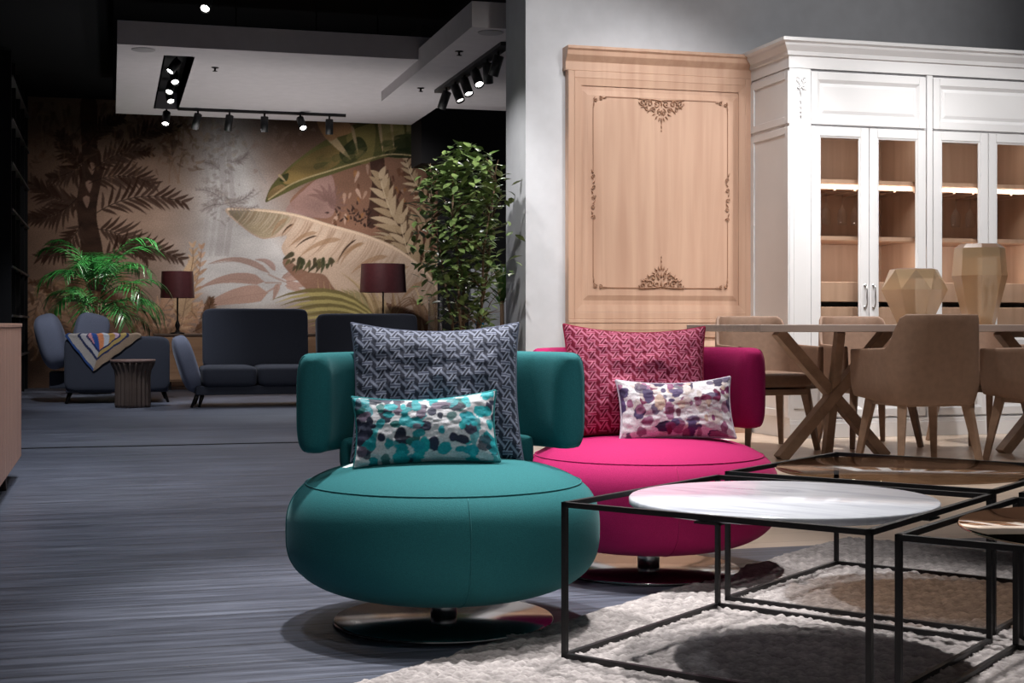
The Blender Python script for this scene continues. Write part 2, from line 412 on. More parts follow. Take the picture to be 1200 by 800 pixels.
def mural_paint():
    W, H = 760, 380
    cv = Canvas(W, H, MU[0], MU[1], MU[2], MU[3], lambda x, y: (at(x,y,18).x, at(x,y,18).z))
    n1 = fbm(H, W, 6, 3); n2 = fbm(H, W, 14, 8); n3 = fbm(H, W, 30, 20)
    # washes
    U = np.linspace(MU[0], MU[1], W)[None,:]; V = np.linspace(MU[2], MU[3], H)[:,None]
    brown = np.array([110,84,70.]); pale = np.array([190,184,182.]); tan = np.array([162,132,114.])
    def blob(px, py, rx, ry, pw=1.0):
        p = at(px, py, 18); sx = rx/100.; sy = ry/100.
        return np.exp(-(((U-p.x)/sx)**2 + ((V-p.z)/sy)**2)*pw)
    wp = np.clip(blob(285,290,75,85) + .9*blob(265,180,45,90) + .8*blob(300,330,80,40), 0, 1)
    wt = np.clip(blob(165,270,70,110)*1.1 + blob(420,330,90,50)*.6 + .5*blob(60,330,50,80), 0, 1)
    base = brown + (tan-brown)*wt[...,None]; base = base + (pale-base)*wp[...,None]
    base = base*(.72+.5*n1[...,None])*(.86+.26*n2[...,None])
    cv.im[:] = base/255
    T = n2
    # misty grey trees in the middle
    for x, w, a in ((262,9,.35),(271,6,.4),(252,4,.25),(243,3,.25)):
        cv.line(smooth_open([(x-6,130),(x-2,190),(x+1,240),(x-6,300)]), w, (140,130,130), a)
    cv.line(smooth_open([(278,145),(292,180),(312,215)]), 3, (142,134,132), .35)
    for k in range(46):
        x = 225+rng.gauss(15,22); y = 140+abs(rng.gauss(0,35)); cv.lens((x,y),(x+rng.uniform(-10,10),y+rng.uniform(-4,10)),rng.uniform(3,7),(150,128,108),.3,tex=T)
    for k in range(40):
        x = 300+rng.gauss(20,18); y = 150+abs(rng.gauss(10,22)); cv.lens((x,y),(x+rng.uniform(-8,8),y+rng.uniform(-9,9)),rng.uniform(3,7),(148,122,112),.35,tex=T)
    for k in range(10): cv.frond((266,232),(266+rng.uniform(-30,40),232+rng.uniform(-12,14)),9,2,(150,140,136),7,a=.35,seed=k)
    # dark canopy on the left
    for k in range(90):
        x = rng.uniform(32,225); y = 118+abs(rng.gauss(0,34)); g = rng.uniform(.6,1.1)
        cv.lens((x,y),(x+rng.uniform(-14,14),y+rng.uniform(4,22)),rng.uniform(3,8),(80*g,54*g,40*g),.5,tex=T)
    for k in range(16):
        x = rng.uniform(40,215); cv.line(smooth_open([(x,118),(x+rng.uniform(-8,8),160),(x+rng.uniform(-18,18),215)]),rng.uniform(.8,1.8),(118,92,72),.5)
    cv.fill(smooth([(95,118),(113,118),(114,170),(120,200),(113,250),(121,300),(124,392),(92,392),(95,300),(90,240),(96,190)]), (50,34,27), .95, tex=n3, amt=.5)
    for x, y in ((107,199),(104,220),(101,238)): cv.lens((x,y-9),(x+1,y+6),8,(166,132,116),.75,tex=T)
    for i, (p, q, L) in enumerate([((104,215),(176,214),34),((112,250),(212,236),36),((105,180),(62,208),26),((108,200),(172,178),26),((98,236),(40,216),32),
            ((96,260),(50,300),30),((112,268),(170,300),34),((118,300),(208,302),32),((100,190),(72,158),24),((102,172),(140,140),24),((92,230),(36,256),30),((150,170),(205,150),22)]):
        cv.frond(p, q, L, 3.8, (56,38,30), 13, bend=-.12, seed=i, a=.88)
    for i, (p, q, L) in enumerate([((60,330),(38,400),30),((150,392),(205,340),30),((170,395),(235,360),26),((140,400),(215,385),24),((190,400),(236,292),20),((90,395),(60,345),26)]):
        cv.frond(p, q, L, 4, (172,134,108), 12, bend=.1, seed=40+i, a=.75, var=40)
    for k in range(70):
        x = rng.uniform(34,240); y = rng.uniform(330,440); a = rng.uniform(-2.6,-.5); l = rng.uniform(12,26)
        c = rng.choice([(150,112,88),(120,86,64),(92,66,48),(184,148,122)])
        cv.lens((x,y),(x+l*math.cos(a),y+l*math.sin(a)),rng.uniform(3,5),c,.7,bend=.15,tex=T)
    cv.frond((200,410),(226,290),22,3.5,(176,142,112),15,bend=.06,seed=77,a=.8)
    # mauve silhouettes low in the middle
    for p, q, w, b, c in (((314,343),(236,360),21,.05,(170,136,122)),((310,330),(234,337),13,.10,(164,132,120)),((316,320),(244,309),7.5,.14,(158,130,120)),((323,317),(299,304),7,.16,(156,128,120)),
                       ((330,326),(356,304),7,.1,(150,122,112)),((326,332),(320,352),7,0,(160,130,118)),((332,326),(362,318),7,.1,(158,128,116)),((334,330),(368,331),7,.1,(154,124,112)),((334,334),(362,344),6,0,(160,130,118))):
        cv.lens(p, q, w, c, .92, b, tex=n1, amt=.3)
        cv.line([p, ((p[0]+q[0])/2+(0), (p[1]+q[1])/2-b*abs(p[0]-q[0])*.9), q], .8, [x*.86 for x in c], .6)
    cv.line(smooth_open([(334,330),(322,325),(314,321)]), 2, (150,124,114), .8); cv.line([(330,331),(310,331)], 1.6, (150,124,114), .8); cv.line(smooth_open([(330,332),(320,338),(313,342)]), 2, (156,126,114), .8)
    # right: brown jungle ground
    cv.fill(smooth([(340,235),(395,195),(450,182),(520,178),(520,392),(430,392),(350,330),(336,300),(420,285),(372,258)]), (118,86,70), .9, tex=n1, amt=.35)
    cv.fill(smooth([(340,238),(380,204),(392,215),(390,252),(362,254),(338,250)]), (142,112,106), .85, tex=T)
    for i in range(9): a = -2.8+i*.42; cv.lens((384,236),(384+26*math.cos(a),236+22*math.sin(a)),6,(112,84,78),.6,bend=.1)
    for k in range(60):
        x = rng.uniform(388,500); y = rng.uniform(190,262); c = rng.choice([(168,136,118),(70,44,34),(88,58,42),(144,98,60),(190,158,140)])
        cv.lens((x,y),(x+rng.uniform(-7,7),y+rng.uniform(5,15)),rng.uniform(2.5,5),c,.75,tex=T)
    cv.fill(smooth([(434,185),(450,185),(448,220),(442,262),(430,262),(436,215)]), (54,36,30), .85, tex=n3, amt=.4)
    for k in range(40):
        x = rng.gauss(418,12); y = rng.gauss(256,6); cv.lens((x,y),(x+rng.uniform(-6,6),y+rng.uniform(-8,3)),2.4,(46,32,28),.8)
    for k in range(22):
        b = (505-k*3.6, 262+k*2.2); an = -2.0-.05*k+rng.uniform(-.12,.12); l = 44-k*.8
        e = (b[0]+l*math.cos(an), b[1]+l*math.sin(an)+7)
        cv.lens(b, e, 7, (78,56,42), .6, bend=.16); cv.lens((b[0]+1,b[1]), e, 4.6, rng.choice([(164,142,116),(150,126,100),(174,154,128)]), .9, bend=.14, tex=T)
    for p, q, L, w, n_ in (((520,322),(446,210),42,7.5,12),((520,352),(470,262),34,7,9),((512,240),(476,188),20,4,8)):
        cv.frond((p[0]+3,p[1]+4), (q[0]+3,q[1]+4), L, w*1.2, (70,50,38), n_, bend=-.10, a=.7, seed=5)
        cv.frond(p, q, L, w, (176,152,124), n_, bend=-.10, a=.95, var=36, seed=5, rib=(196,174,146))
    # large beige banana leaf
    leaf = smooth([(264,245),(300,244),(345,250),(385,262),(430,275),(468,292),(500,318),(516,345),(514,372),(480,362),(440,352),(410,352),(392,338),(380,322),(360,318),(338,304),(330,290),(336,276),(318,279),(304,279),(284,266)])
    cv.fill(leaf, (174,150,132), 1, tex=n1, amt=.32)
    cv.fill(smooth([(268,246),(300,247),(340,254),(330,268),(318,277),(304,277),(284,264)]), (142,128,104), .85, tex=T, amt=.4)
    mr = smooth_open([(266,245),(300,246),(345,252),(385,264),(430,277),(468,294),(500,320),(516,346)], 14)
    for k in range(10, len(mr)-6, 1):                              # fine side veins slanting down from the midrib
        b0 = mr[k]; ln_ = min(62, 18+k*.75)*rng.uniform(.75,1.05); e = (b0[0]-ln_*.62, b0[1]+ln_*.78)
        cv.lens(b0, e, rng.uniform(1.0,2.6), rng.choice([(150,122,100),(190,168,150),(132,104,84),(198,178,160)]), .4, bend=rng.uniform(-.12,-.04))
    for p, q, w in (((336,256),(318,277),5),((345,262),(329,279),2.5),((372,272),(338,290),5),((400,280),(350,302),6),((424,284),(398,312),4),((428,284),(392,310),5),((455,300),(410,322),6),((480,312),(430,340),6),((500,330),(470,352),6)):
        cv.lens(p, q, w, (146,112,84), .6, bend=.1)
    for p, q, w in (((372,276),(345,292),2.2),((418,280),(395,310),2.2),((344,262),(330,276),1.8)): cv.lens(p, q, w, (66,48,38), .9, .1)
    for k in range(26):
        x = rng.uniform(338,394); y = 300+abs(rng.gauss(0,6)); cv.lens((x,y),(x+rng.uniform(-9,3),y+rng.uniform(4,16)),4,rng.choice([(56,58,38),(84,78,52),(70,60,44)]),.85)
    for p, q, w in (((345,296),(331,304),6),((352,300),(347,318),5),((372,308),(360,320),4)): cv.lens(p, q, w, (60,56,40), .9)
    cv.line(smooth_open([(266,245),(300,246),(345,252),(385,264),(430,277),(468,294),(500,320),(516,346)]), 2.4, (216,190,164), .9)
    # dark green banana leaf at the top
    gl = smooth([(311,236),(318,218),(334,200),(350,186),(372,170),(398,154),(430,140),(470,130),(520,128),(520,190),(490,185),(455,184),(420,194),(390,204),(360,214),(335,226),(318,234)])
    cv.fill(gl, (78,74,44), 1, tex=n1, amt=.55)
    for poly, c in (([(332,206),(352,188),(372,176),(392,170),(404,182),(390,196),(360,208),(336,216)],(132,106,66)),([(406,160),(430,146),(440,150),(436,186),(420,190)],(110,98,60)),([(446,146),(470,140),(474,182),(452,180)],(122,112,74)),([(478,140),(500,140),(498,160),(480,166)],(128,118,84)),([(314,232),(318,222),(330,216),(334,222)],(112,88,62))):
        cv.fill(smooth(poly), c, .75, tex=T, amt=.4)
    for poly in ([(330,206),(338,203),(336,212),(328,212)],[(398,178),(420,160),(430,176),(408,192)],[(456,176),(500,172),(500,184),(456,184)],[(462,160),(490,158),(492,176),(466,176)]):
        cv.fill(smooth(poly), (34,40,24), .8, tex=T)
    for p, q, w in (((378,150),(412,188),10),((412,146),(420,182),4),((444,140),(449,180),4),((458,140),(462,176),3),((326,204),(336,214),3),((488,140),(489,180),3)): cv.lens(p, q, w, (178,152,118), .9)
    cv.fill(smooth([(372,140),(404,140),(412,154),(398,160),(384,164)]), (150,112,80), .9, tex=T)
    cv.line(smooth_open([(314,234),(345,214),(390,199),(420,190),(455,181),(490,183),(520,188)]), 1.8, (168,148,112), .9)
    # olive palm fan low centre
    for k in range(16):
        an = PI*1.0+.02+k*.085; l = 118-k*3
        e = (438+l*math.cos(an)*.95, 382+l*math.sin(an)*.62); c = rng.choice([(132,120,84),(116,102,72),(146,132,96),(108,90,64)])
        cv.lens((444,384), e, 9, c, .92, bend=.1, tex=T)
    for k in range(12):
        x0 = 372+k*7; cv.lens((x0+34,388),(x0,326+k*2),4,(176,146,108),.75,bend=-.12)
    for k in range(26):
        x = rng.uniform(440,512); cv.lens((x,395),(x+rng.uniform(-16,10),395-rng.uniform(30,70)),5,rng.choice([(158,132,100),(120,92,70),(182,156,124)]),.75,bend=.1,tex=T)
    for i in range(7): cv.line(smooth_open([(500,392),(498-i*3,360-i*2),(480-i*7,352+i*6)]), 1.4, (112,84,66), .7)
    # extra layers: mist trees, canopy, big ferns, olive fan
    for k in range(70):
        x = rng.choice([248,262,270,256])+rng.gauss(0,7); y = rng.uniform(135,262); cv.lens((x,y),(x+rng.uniform(-9,9),y+rng.uniform(-5,8)),rng.uniform(2,5),(124,112,108),.38,tex=T)
    for p, q in (((262,236),(232,222)),((264,238),(296,224)),((262,240),(238,246)),((266,240),(300,242)),((258,200),(240,190)),((270,190),(290,180))): cv.frond(p, q, 10, 2, (126,114,112), 9, bend=.12, a=.55, seed=int(p[0]+q[1]))
    for k in range(120):
        x = rng.uniform(34,232); y = rng.uniform(116,200); g = rng.uniform(.7,1.5); an = rng.uniform(-.6,2.4); l = rng.uniform(6,20)
        cv.lens((x,y),(x+l*math.cos(an),y+l*math.sin(an)),rng.uniform(1.6,4),(84*g,62*g,48*g),.42,bend=.12)
    for k in range(60):
        x = rng.uniform(172,232); y = rng.uniform(122,190); cv.lens((x,y),(x+rng.uniform(-6,6),y+rng.uniform(-4,6)),rng.uniform(3,7),rng.choice([(104,84,64),(122,102,82),(90,70,54)]),.45,tex=T)
    for k in range(16):
        x = rng.uniform(36,250); y = rng.uniform(352,400); an = rng.uniform(-2.7,-.4); l = rng.uniform(24,46)
        cv.frond((x,y), (x+l*math.cos(an), y+l*math.sin(an)), 15, 3, rng.choice([(176,140,112),(128,96,72),(150,116,90),(88,62,46)]), 10, bend=.12, a=.85, var=30, seed=k)
    cv.lens((214,372),(228,298),22,(168,140,112),.9,bend=-.06,tex=T); cv.line([(214,372),(221,335),(227,300)],1,(120,96,76))
    for k in range(7): cv.lens((216+k*1.6,364-k*9),(228+k*1.5,352-k*9),2,(134,108,86),.6)
    for k in range(13):
        c = (156,142,92) if k % 2 else (104,92,58)
        cv.lens((456,398), (316+k*5.0, 352+k*3.4), 9.5-k*.25, c, .95, bend=.22-.011*k, tex=T)
    for k in range(9): cv.lens((452-k*3,396), (398+k*9, 318+k*5), 4.2, rng.choice([(182,156,120),(150,126,92)]), .85, bend=.10)
    # dark and pale blotches on the green leaf
    for k in range(30):
        x = rng.uniform(350,500); y0_ = np.interp(x,[350,400,450,500],[205,185,172,168]); y = y0_+rng.uniform(-12,8)
        cv.lens((x,y),(x+rng.uniform(8,20),y-rng.uniform(2,9)),rng.uniform(4,9),rng.choice([(48,54,32),(92,86,52),(120,104,68),(62,66,40)]),.4,tex=T)
    # left hidden part, behind the black shelving
    cv.im = np.clip(cv.im, 0, 1)
    im = np.where(cv.im <= .04045, cv.im/12.92, ((cv.im+.055)/1.055)**2.4)
    return im, W, H
def grid_mesh(name, P, col, mat, parent=None, smooth_=True):
    H, W, _ = P.shape
    idx = np.arange(H*W).reshape(H, W)
    q = np.stack([idx[:-1,:-1], idx[:-1,1:], idx[1:,1:], idx[1:,:-1]], -1).reshape(-1,4)
    me = bpy.data.meshes.new(name); n = H*W; m = len(q)
    me.vertices.add(n); me.vertices.foreach_set('co', P.reshape(-1).astype(np.float32))
    me.loops.add(m*4); me.loops.foreach_set('vertex_index', q.reshape(-1).astype(np.int32))
    me.polygons.add(m); me.polygons.foreach_set('loop_start', np.arange(0, m*4, 4, dtype=np.int32))
    me.polygons.foreach_set('use_smooth', np.full(m, smooth_))
    me.update(calc_edges=True)
    if col is not None:
        ca = me.color_attributes.new('Col', 'FLOAT_COLOR', 'POINT')
        ca.data.foreach_set('color', np.concatenate([col.reshape(-1,3), np.ones((n,1))], 1).astype(np.float32).reshape(-1))
    me.materials.append(mat)
    o = bpy.data.objects.new(name, me); C.objects.link(o)
    if parent: o.parent = parent
    return o
im, W_, H_ = mural_paint()
gx, gz = np.meshgrid(np.linspace(MU[0], MU[1], W_), np.linspace(MU[2], MU[3], H_))
mu = struct(grid_mesh('wall_mural', np.stack([gx, np.full_like(gx, 18.0), gz], -1), im, M['vcol_mural'], smooth_=False))
sbox('wall_mural_backing', M['charcoal'], -3.2, 4.07, 18.02, 18.2, 0, 3.5)

# ------------------------------------------------------------------ swivel armchairs
def superprofile(R, h, zc, n, k=40):
    out = []
    for i in range(k+1):
        a = -PI/2 + PI*i/k
        out.append((R*abs(math.cos(a))**(2/n), zc + h*math.copysign(abs(math.sin(a))**(2/n), a)))
    out[0] = (0, out[0][1]); out[-1] = (0, out[-1][1]); return out
def band_pt(B, ang, t, ex=.56, endr=.055):
    r0, half, z0, z1, th = B; zc, hz = (z0+z1)/2, (z1-z0)/2
    arc = (half-abs(ang))*r0; k = 1.0
    if arc < endr: k = max(0, 1-(1-arc/endr)**2.4)**(1/2.4)
    c, s_ = math.cos(t), math.sin(t)
    kz = 1-(1-k)*.22; kt = max(k, .0)
    a = math.copysign(abs(c)**ex, c)*th/2*kt; b = math.copysign(abs(s_)**(ex*.95), s_)*hz*kz
    rr = r0 + a + .012*(s_**2)*0
    return (rr*math.sin(ang), rr*math.cos(ang)-.085, zc+b)
def band_mesh(r0, half, z0, z1, th, n=120, m=40, ex=.56, endr=.055):
    B = (r0, half, z0, z1, th); vs = []; fs = []
    e = half-endr/r0
    angs = [-half + (half-e)*(1-math.cos(PI/2*i/14)) for i in range(14)] + list(np.linspace(-e, e, n)) + [half - (half-e)*(1-math.cos(PI/2*i/14)) for i in range(13,-1,-1)]
    for ang in angs:
        for j in range(m): vs.append(band_pt(B, ang, 2*PI*j/m, ex, endr))
    K = len(angs)
    for i in range(K-1):
        for j in range(m):
            j2 = (j+1) % m; fs.append((i*m+j, i*m+j2, (i+1)*m+j2, (i+1)*m+j))
    mb = MB(); mb.add(vs, fs, True); return mb
def arm_chair(loc, rz, mat, label, tagside):
    t = thing('swivel_armchair', label, 'armchair', loc, rz)
    R = .402; SZ, SH, SE = .2435, .1765, 2.9; prof = superprofile(R, SH, SZ, SE, 56)
    seat = MB().lathe(prof, 72).build('seat', mat, t)
    # seams: one ring below the top, four verticals down the side
    rs = .88*R; zs = SZ+SH*(1-.88**SE)**(1/SE)
    MB().tube([(rs*math.cos(a), rs*math.sin(a), zs+.0005) for a in np.linspace(0, 2*PI, 97)], .0024, 6, caps=False).build('seam', mat, seat)
    low = [(r, z) for r, z in prof if z <= zs-.003 and r > .2]
    for a in (-PI/2, 0, PI/2, PI):
        MB().tube([((r+.0004)*math.cos(a), (r+.0004)*math.sin(a), z) for r, z in low], .0018, 6).build('seam', mat, seat)
    BND = (.346, math.radians(80), .437, .692, .092)
    bk = band_mesh(*BND).build('backrest', mat, t)
    for sg in (-1, 1):                       # stitched seam where the end of the backrest is closed
        ang = sg*(BND[1]-.020/BND[0])
        pts = [band_pt(BND, ang, q) for q in np.linspace(-PI*.42, PI*.42, 25)]
        MB().tube(pts, .0022, 6).build('seam', mat, bk)
    nk = band_mesh(.300, math.radians(56), .385, .47, .06, 40, 24, .6).build('back_support', mat, t)
    ped = MB().lathe([(.034,.012),(.034,.062),(.031,.064),(.031,.070),(.034,.072),(.034,.112)], 32).build('pedestal', M['chrome'], t)
    bs = MB().lathe([(.278,0),(.284,.003),(.284,.008),(.280,.012),(.0,.0125)], 80).build('base_plate', M['base_dark'], t)
    lb = MB().box(-.026,.026,-.011,.011,0,.0012, Matrix.Translation((tagside*.235,.0,SZ+SH*(1-(.235/R)**SE)**(1/SE)+.0005)) @ Matrix.Rotation(math.radians(35)*tagside*-1,4,'Z') @ Matrix.Rotation(tagside*.22,4,'Y'))
    lb.build('care_label', M['label'], t, label='small white care label on the seat')
    return t
TEAL = cw(-.176, 3.67); PINK = cw(.425, 4.43)
arm_chair(TEAL, math.radians(-4), M['teal'], 'teal round swivel armchair with wraparound backrest on a chrome disc base', -1)
arm_chair(PINK, math.radians(-8.6), M['pink'], 'magenta pink round swivel armchair with wraparound backrest, behind the marble table', 1)

# ------------------------------------------------------------------ cushions
def weave_col(u, v, dark, light, mid, cell):          # metres on the cloth -> colours; three-way plaited strips
    P, Q = cell*1.07, cell
    out = np.ones(u.shape+(3,))*np.array(dark); best = np.zeros(u.shape)
    dk, lt, md = np.array(dark), np.array(light), np.array(mid)
    i0 = np.round(u/P)
    for di in (-1,0,1):
        i = i0+di; off = (i % 2)*Q/2; j0 = np.round((v-off)/Q)
        for dj in (-1,0,1):
            du = u-i*P; dv = v-((j0+dj)*Q+off)
            for ox, oy, an, L, W, kind in ((0,Q/2,0,.74*P,.30*Q,0),(0,0,57,.80*Q,.34*Q,1),(P/2,-Q/4,-50,.92*Q,.26*Q,2)):
                a = math.radians(an); x = (du-ox)*math.cos(a)+(dv-oy)*math.sin(a); y = -(du-ox)*math.sin(a)+(dv-oy)*math.cos(a)
                ins = (np.abs(x) < L/2) & (np.abs(y) < W/2); t = np.abs(y)/(W/2)
                if kind == 0: c = np.where((t > .38)[...,None], lt, md)
                elif kind == 1: c = np.where((t > .42)[...,None], lt, dk*.8)
                else: c = np.where((t < .62)[...,None], lt*.9, md)
                out = np.where(ins[...,None], c, out)
    return out
def blot_col(U, V, base, cols, seed, w, h, n=150, rmin=.010, rmax=.026):
    r = random.Random(seed); out = np.ones(U.shape+(3,))*np.array(base)
    nz = fbm(U.shape[0], U.shape[1], 20, seed)
    out = out*(.84+.28*fbm(U.shape[0], U.shape[1], 9, seed+5)[...,None])
    for k in range(n):
        low = r.random(); cx = r.uniform(-w/2, w/2); cy = r.uniform(-h/2, h/2); rad = r.uniform(rmin, rmax)
        e = r.uniform(.7,1.4); col, bias = r.choice(cols)
        if bias and r.random() < .6 and (cy > 0) == (bias < 0): cy = -cy
        d = np.hypot((U-cx)*e, (V-cy)/e) + (nz-.5)*rad*.8
        a = np.clip((rad-d)/.002, 0, 1)*r.choice([1,1,1,.85])
        out = out*(1-a[...,None]) + np.array(col)*a[...,None]
    return out
def cushion(name, w, h, t, colfn, mat, label, loc, lean, rz, roll=0, n=170, seed=1, back=None):
    """cloth pillow; local x across, local z up (before leaning back by `lean`), front towards -y"""
    k = np.sin(np.linspace(-PI/2, PI/2, n)*.96)/math.sin(PI/2*.96)
    mH = max(40, int(n*h/w)); kv = np.sin(np.linspace(-PI/2, PI/2, mH)*.96)/math.sin(PI/2*.96)
    u, v = np.meshgrid(k, kv)
    x = w/2*u*(1-.06*(1-v**2)); z = h/2*v*(1-.085*(1-u**2))
    wr = fbm(mH, n, 5, seed) - .5
    prof = np.clip((1-np.abs(u)**2.4)*(1-np.abs(v)**2.4), 0, 1)**.55
    rim = np.clip(np.abs(u)**6 + np.abs(v)**6, 0, 1)
    y = t/2*prof*(1+.55*wr) + .002*rim*np.sin(17*(u+v*1.3)+seed)*prof**.3
    sag = -.010*(1-u**2)*(v > 0)*v
    Pf = np.stack([x, -y-.0035, z+sag], -1); Pb = np.stack([x, y+.0035, z+sag], -1)[:, ::-1]
    col = colfn(x, z)
    t_ = thing(name, label, 'cushion')
    of = grid_mesh('cushion_front', Pf, col, mat, t_)
    ob = grid_mesh('cushion_back', Pb[::4,::4], col[:, ::-1][::4,::4], mat, t_)
    ed = MB(); loop = [Pf[0,i] for i in range(n)] + [Pf[j,-1] for j in range(1,mH)] + [Pf[-1,i] for i in range(n-2,-1,-1)] + [Pf[j,0] for j in range(mH-2,-1,-1)]
    ed.tube([(p[0], 0, p[2]) for p in loop[::3]] + [(loop[0][0],0,loop[0][2])], .0042, 6, caps=False)
    e = ed.build('piping', back, t_)
    t_.matrix_world = Matrix.Translation(loc) @ Matrix.Rotation(rz,4,'Z') @ Matrix.Rotation(-lean,4,'X') @ Matrix.Rotation(roll,4,'Y') @ Matrix.Translation((0,0,h/2*.95))
    return t_
def L3(r, g, b): return (lin(r), lin(g), lin(b))
def local(c, rz, x, y, z): return Vector(c) + Matrix.Rotation(rz,3,'Z') @ Vector((x,y,z))
cf = lambda a, b, m, cell: (lambda u, v: weave_col(u, v, a, b, m, cell))
RT, RP = math.radians(-4), math.radians(-8.6)
M['pipe_grey'] = fabric('grey_piping', S(96,102,122), 300); M['pipe_red'] = fabric('crimson_piping', S(170,45,80), 300)
M['pipe_teal'] = fabric('teal_piping', S(40,120,125), 300); M['pipe_lilac'] = fabric('lilac_piping', S(190,180,195), 300)
cushion('throw_pillow', .445, .375, .15, cf(L3(36,41,58), L3(134,140,160), L3(74,80,102), .034), M['vcol_weave'],
        'large grey cushion with a zigzag basket weave, leaning in the teal armchair', local(TEAL,RT,-.012,.03,.418), math.radians(17), RT-.10, roll=0.0, seed=3, n=321, back=M['pipe_grey'])
cushion('throw_pillow', .455, .365, .15, cf(L3(128,14,50), L3(214,122,152), L3(164,42,82), .034), M['vcol_weave'],
        'large crimson cushion with a zigzag basket weave, leaning in the pink armchair', local(PINK,RP,-.03,.03,.420), math.radians(17), RP-.06, roll=0.02, seed=9, n=321, back=M['pipe_red'])
tealcols = [(L3(28,150,165),0),(L3(40,168,178),0),(L3(46,50,74),0),(L3(30,140,150),0),(L3(20,140,150),0),(L3(30,165,172),-1),(L3(40,46,66),1),(L3(34,40,60),1),(L3(26,100,100),0),(L3(60,62,84),1),(L3(104,92,112),0),(L3(30,150,160),0)]
cushion('throw_pillow', .365, .185, .09, lambda u, v: blot_col(u, v, L3(206,206,212), tealcols, 5, .37, .19, 125, .009, .021), M['vcol_blot'],
        'small oblong cushion blotched in turquoise, navy and white, in the teal armchair', local(TEAL,RT,-.058,-.095,.418), math.radians(20), RT-.16, roll=-.045, seed=5, n=241, back=M['pipe_teal'])
pinkcols = [(L3(74,58,98),1),(L3(88,70,112),0),(L3(130,60,104),0),(L3(150,96,128),0),(L3(196,170,156),0),(L3(58,46,78),1),(L3(116,40,76),1),(L3(206,192,190),0),(L3(206,192,190),0)]
cushion('throw_pillow', .355, .195, .09, lambda u, v: blot_col(u, v, L3(224,218,224), pinkcols, 15, .36, .2, 115, .008, .022), M['vcol_blot'],
        'small oblong cushion blotched in purple, lilac and white, in the pink armchair', local(PINK,RP,.07,-.095,.418), math.radians(20), RP-.10, roll=-.03, seed=15, n=241, back=M['pipe_lilac'])

# ------------------------------------------------------------------ coffee tables
TR = -math.radians(36.5+15.74)
def coffee_table(lat, d, topmat, label, topname, size=.725, h=.3545, topz=.352, tt=.018):
    t = thing('coffee_table', label, 'coffee table', cw(lat*.992, d*.992, RUGZ), TR)
    a = size/2; b = .012
    for z0, nm in ((0, 'floor_frame'), (h-b, 'top_frame')):
        fr = MB()
        for sg in (-1, 1):
            fr.box(-a-b/2, a+b/2, sg*a-b/2, sg*a+b/2, z0, z0+b); fr.box(sg*a-b/2, sg*a+b/2, -a, a, z0, z0+b)
        if z0:
            zt = h-tt+.001
            for sx in (-1,1): fr.box(sx*a-.035, sx*a+.035, -.03, .03, zt-.004, zt) if False else (fr.box(min(sx*a,sx*(a-.04)), max(sx*a,sx*(a-.04)), -.03, .03, zt-.004, zt), fr.box(-.03, .03, min(sx*a,sx*(a-.04)), max(sx*a,sx*(a-.04)), zt-.004, zt))
        fr.build(nm, M['frame'], t)
    for sx in (-1,1):
        for sy in (-1,1): MB().box(sx*a-b/2, sx*a+b/2, sy*a-b/2, sy*a+b/2, 0, h).build('leg', M['frame'], t)
    R = a-.008
    MB().lathe([(0,0),(R-.004,0),(R,.003),(R,tt-.003),(R-.003,tt),(0,tt)], 96, (0,0,h-tt+.001)).build(topname, topmat, t)
    return t
RUGZ = .008
coffee_table(.632, 3.33, M['marble'], 'black wire-frame square table with a round white marble top', 'marble_top')
coffee_table(1.108, 4.012, M['smoke'], 'black wire-frame square table with a round smoked glass top, behind the marble one', 'glass_top', tt=.008)
coffee_table(1.26, 2.83, M['bronze'], 'black wire-frame square table with a round bronze mirror top, nearest at the right', 'mirror_top', tt=.008)
coffee_table(1.743, 3.513, M['bronze'], 'black wire-frame table mostly out of frame at right, only its thin corner leg showing', 'mirror_top', tt=.008)

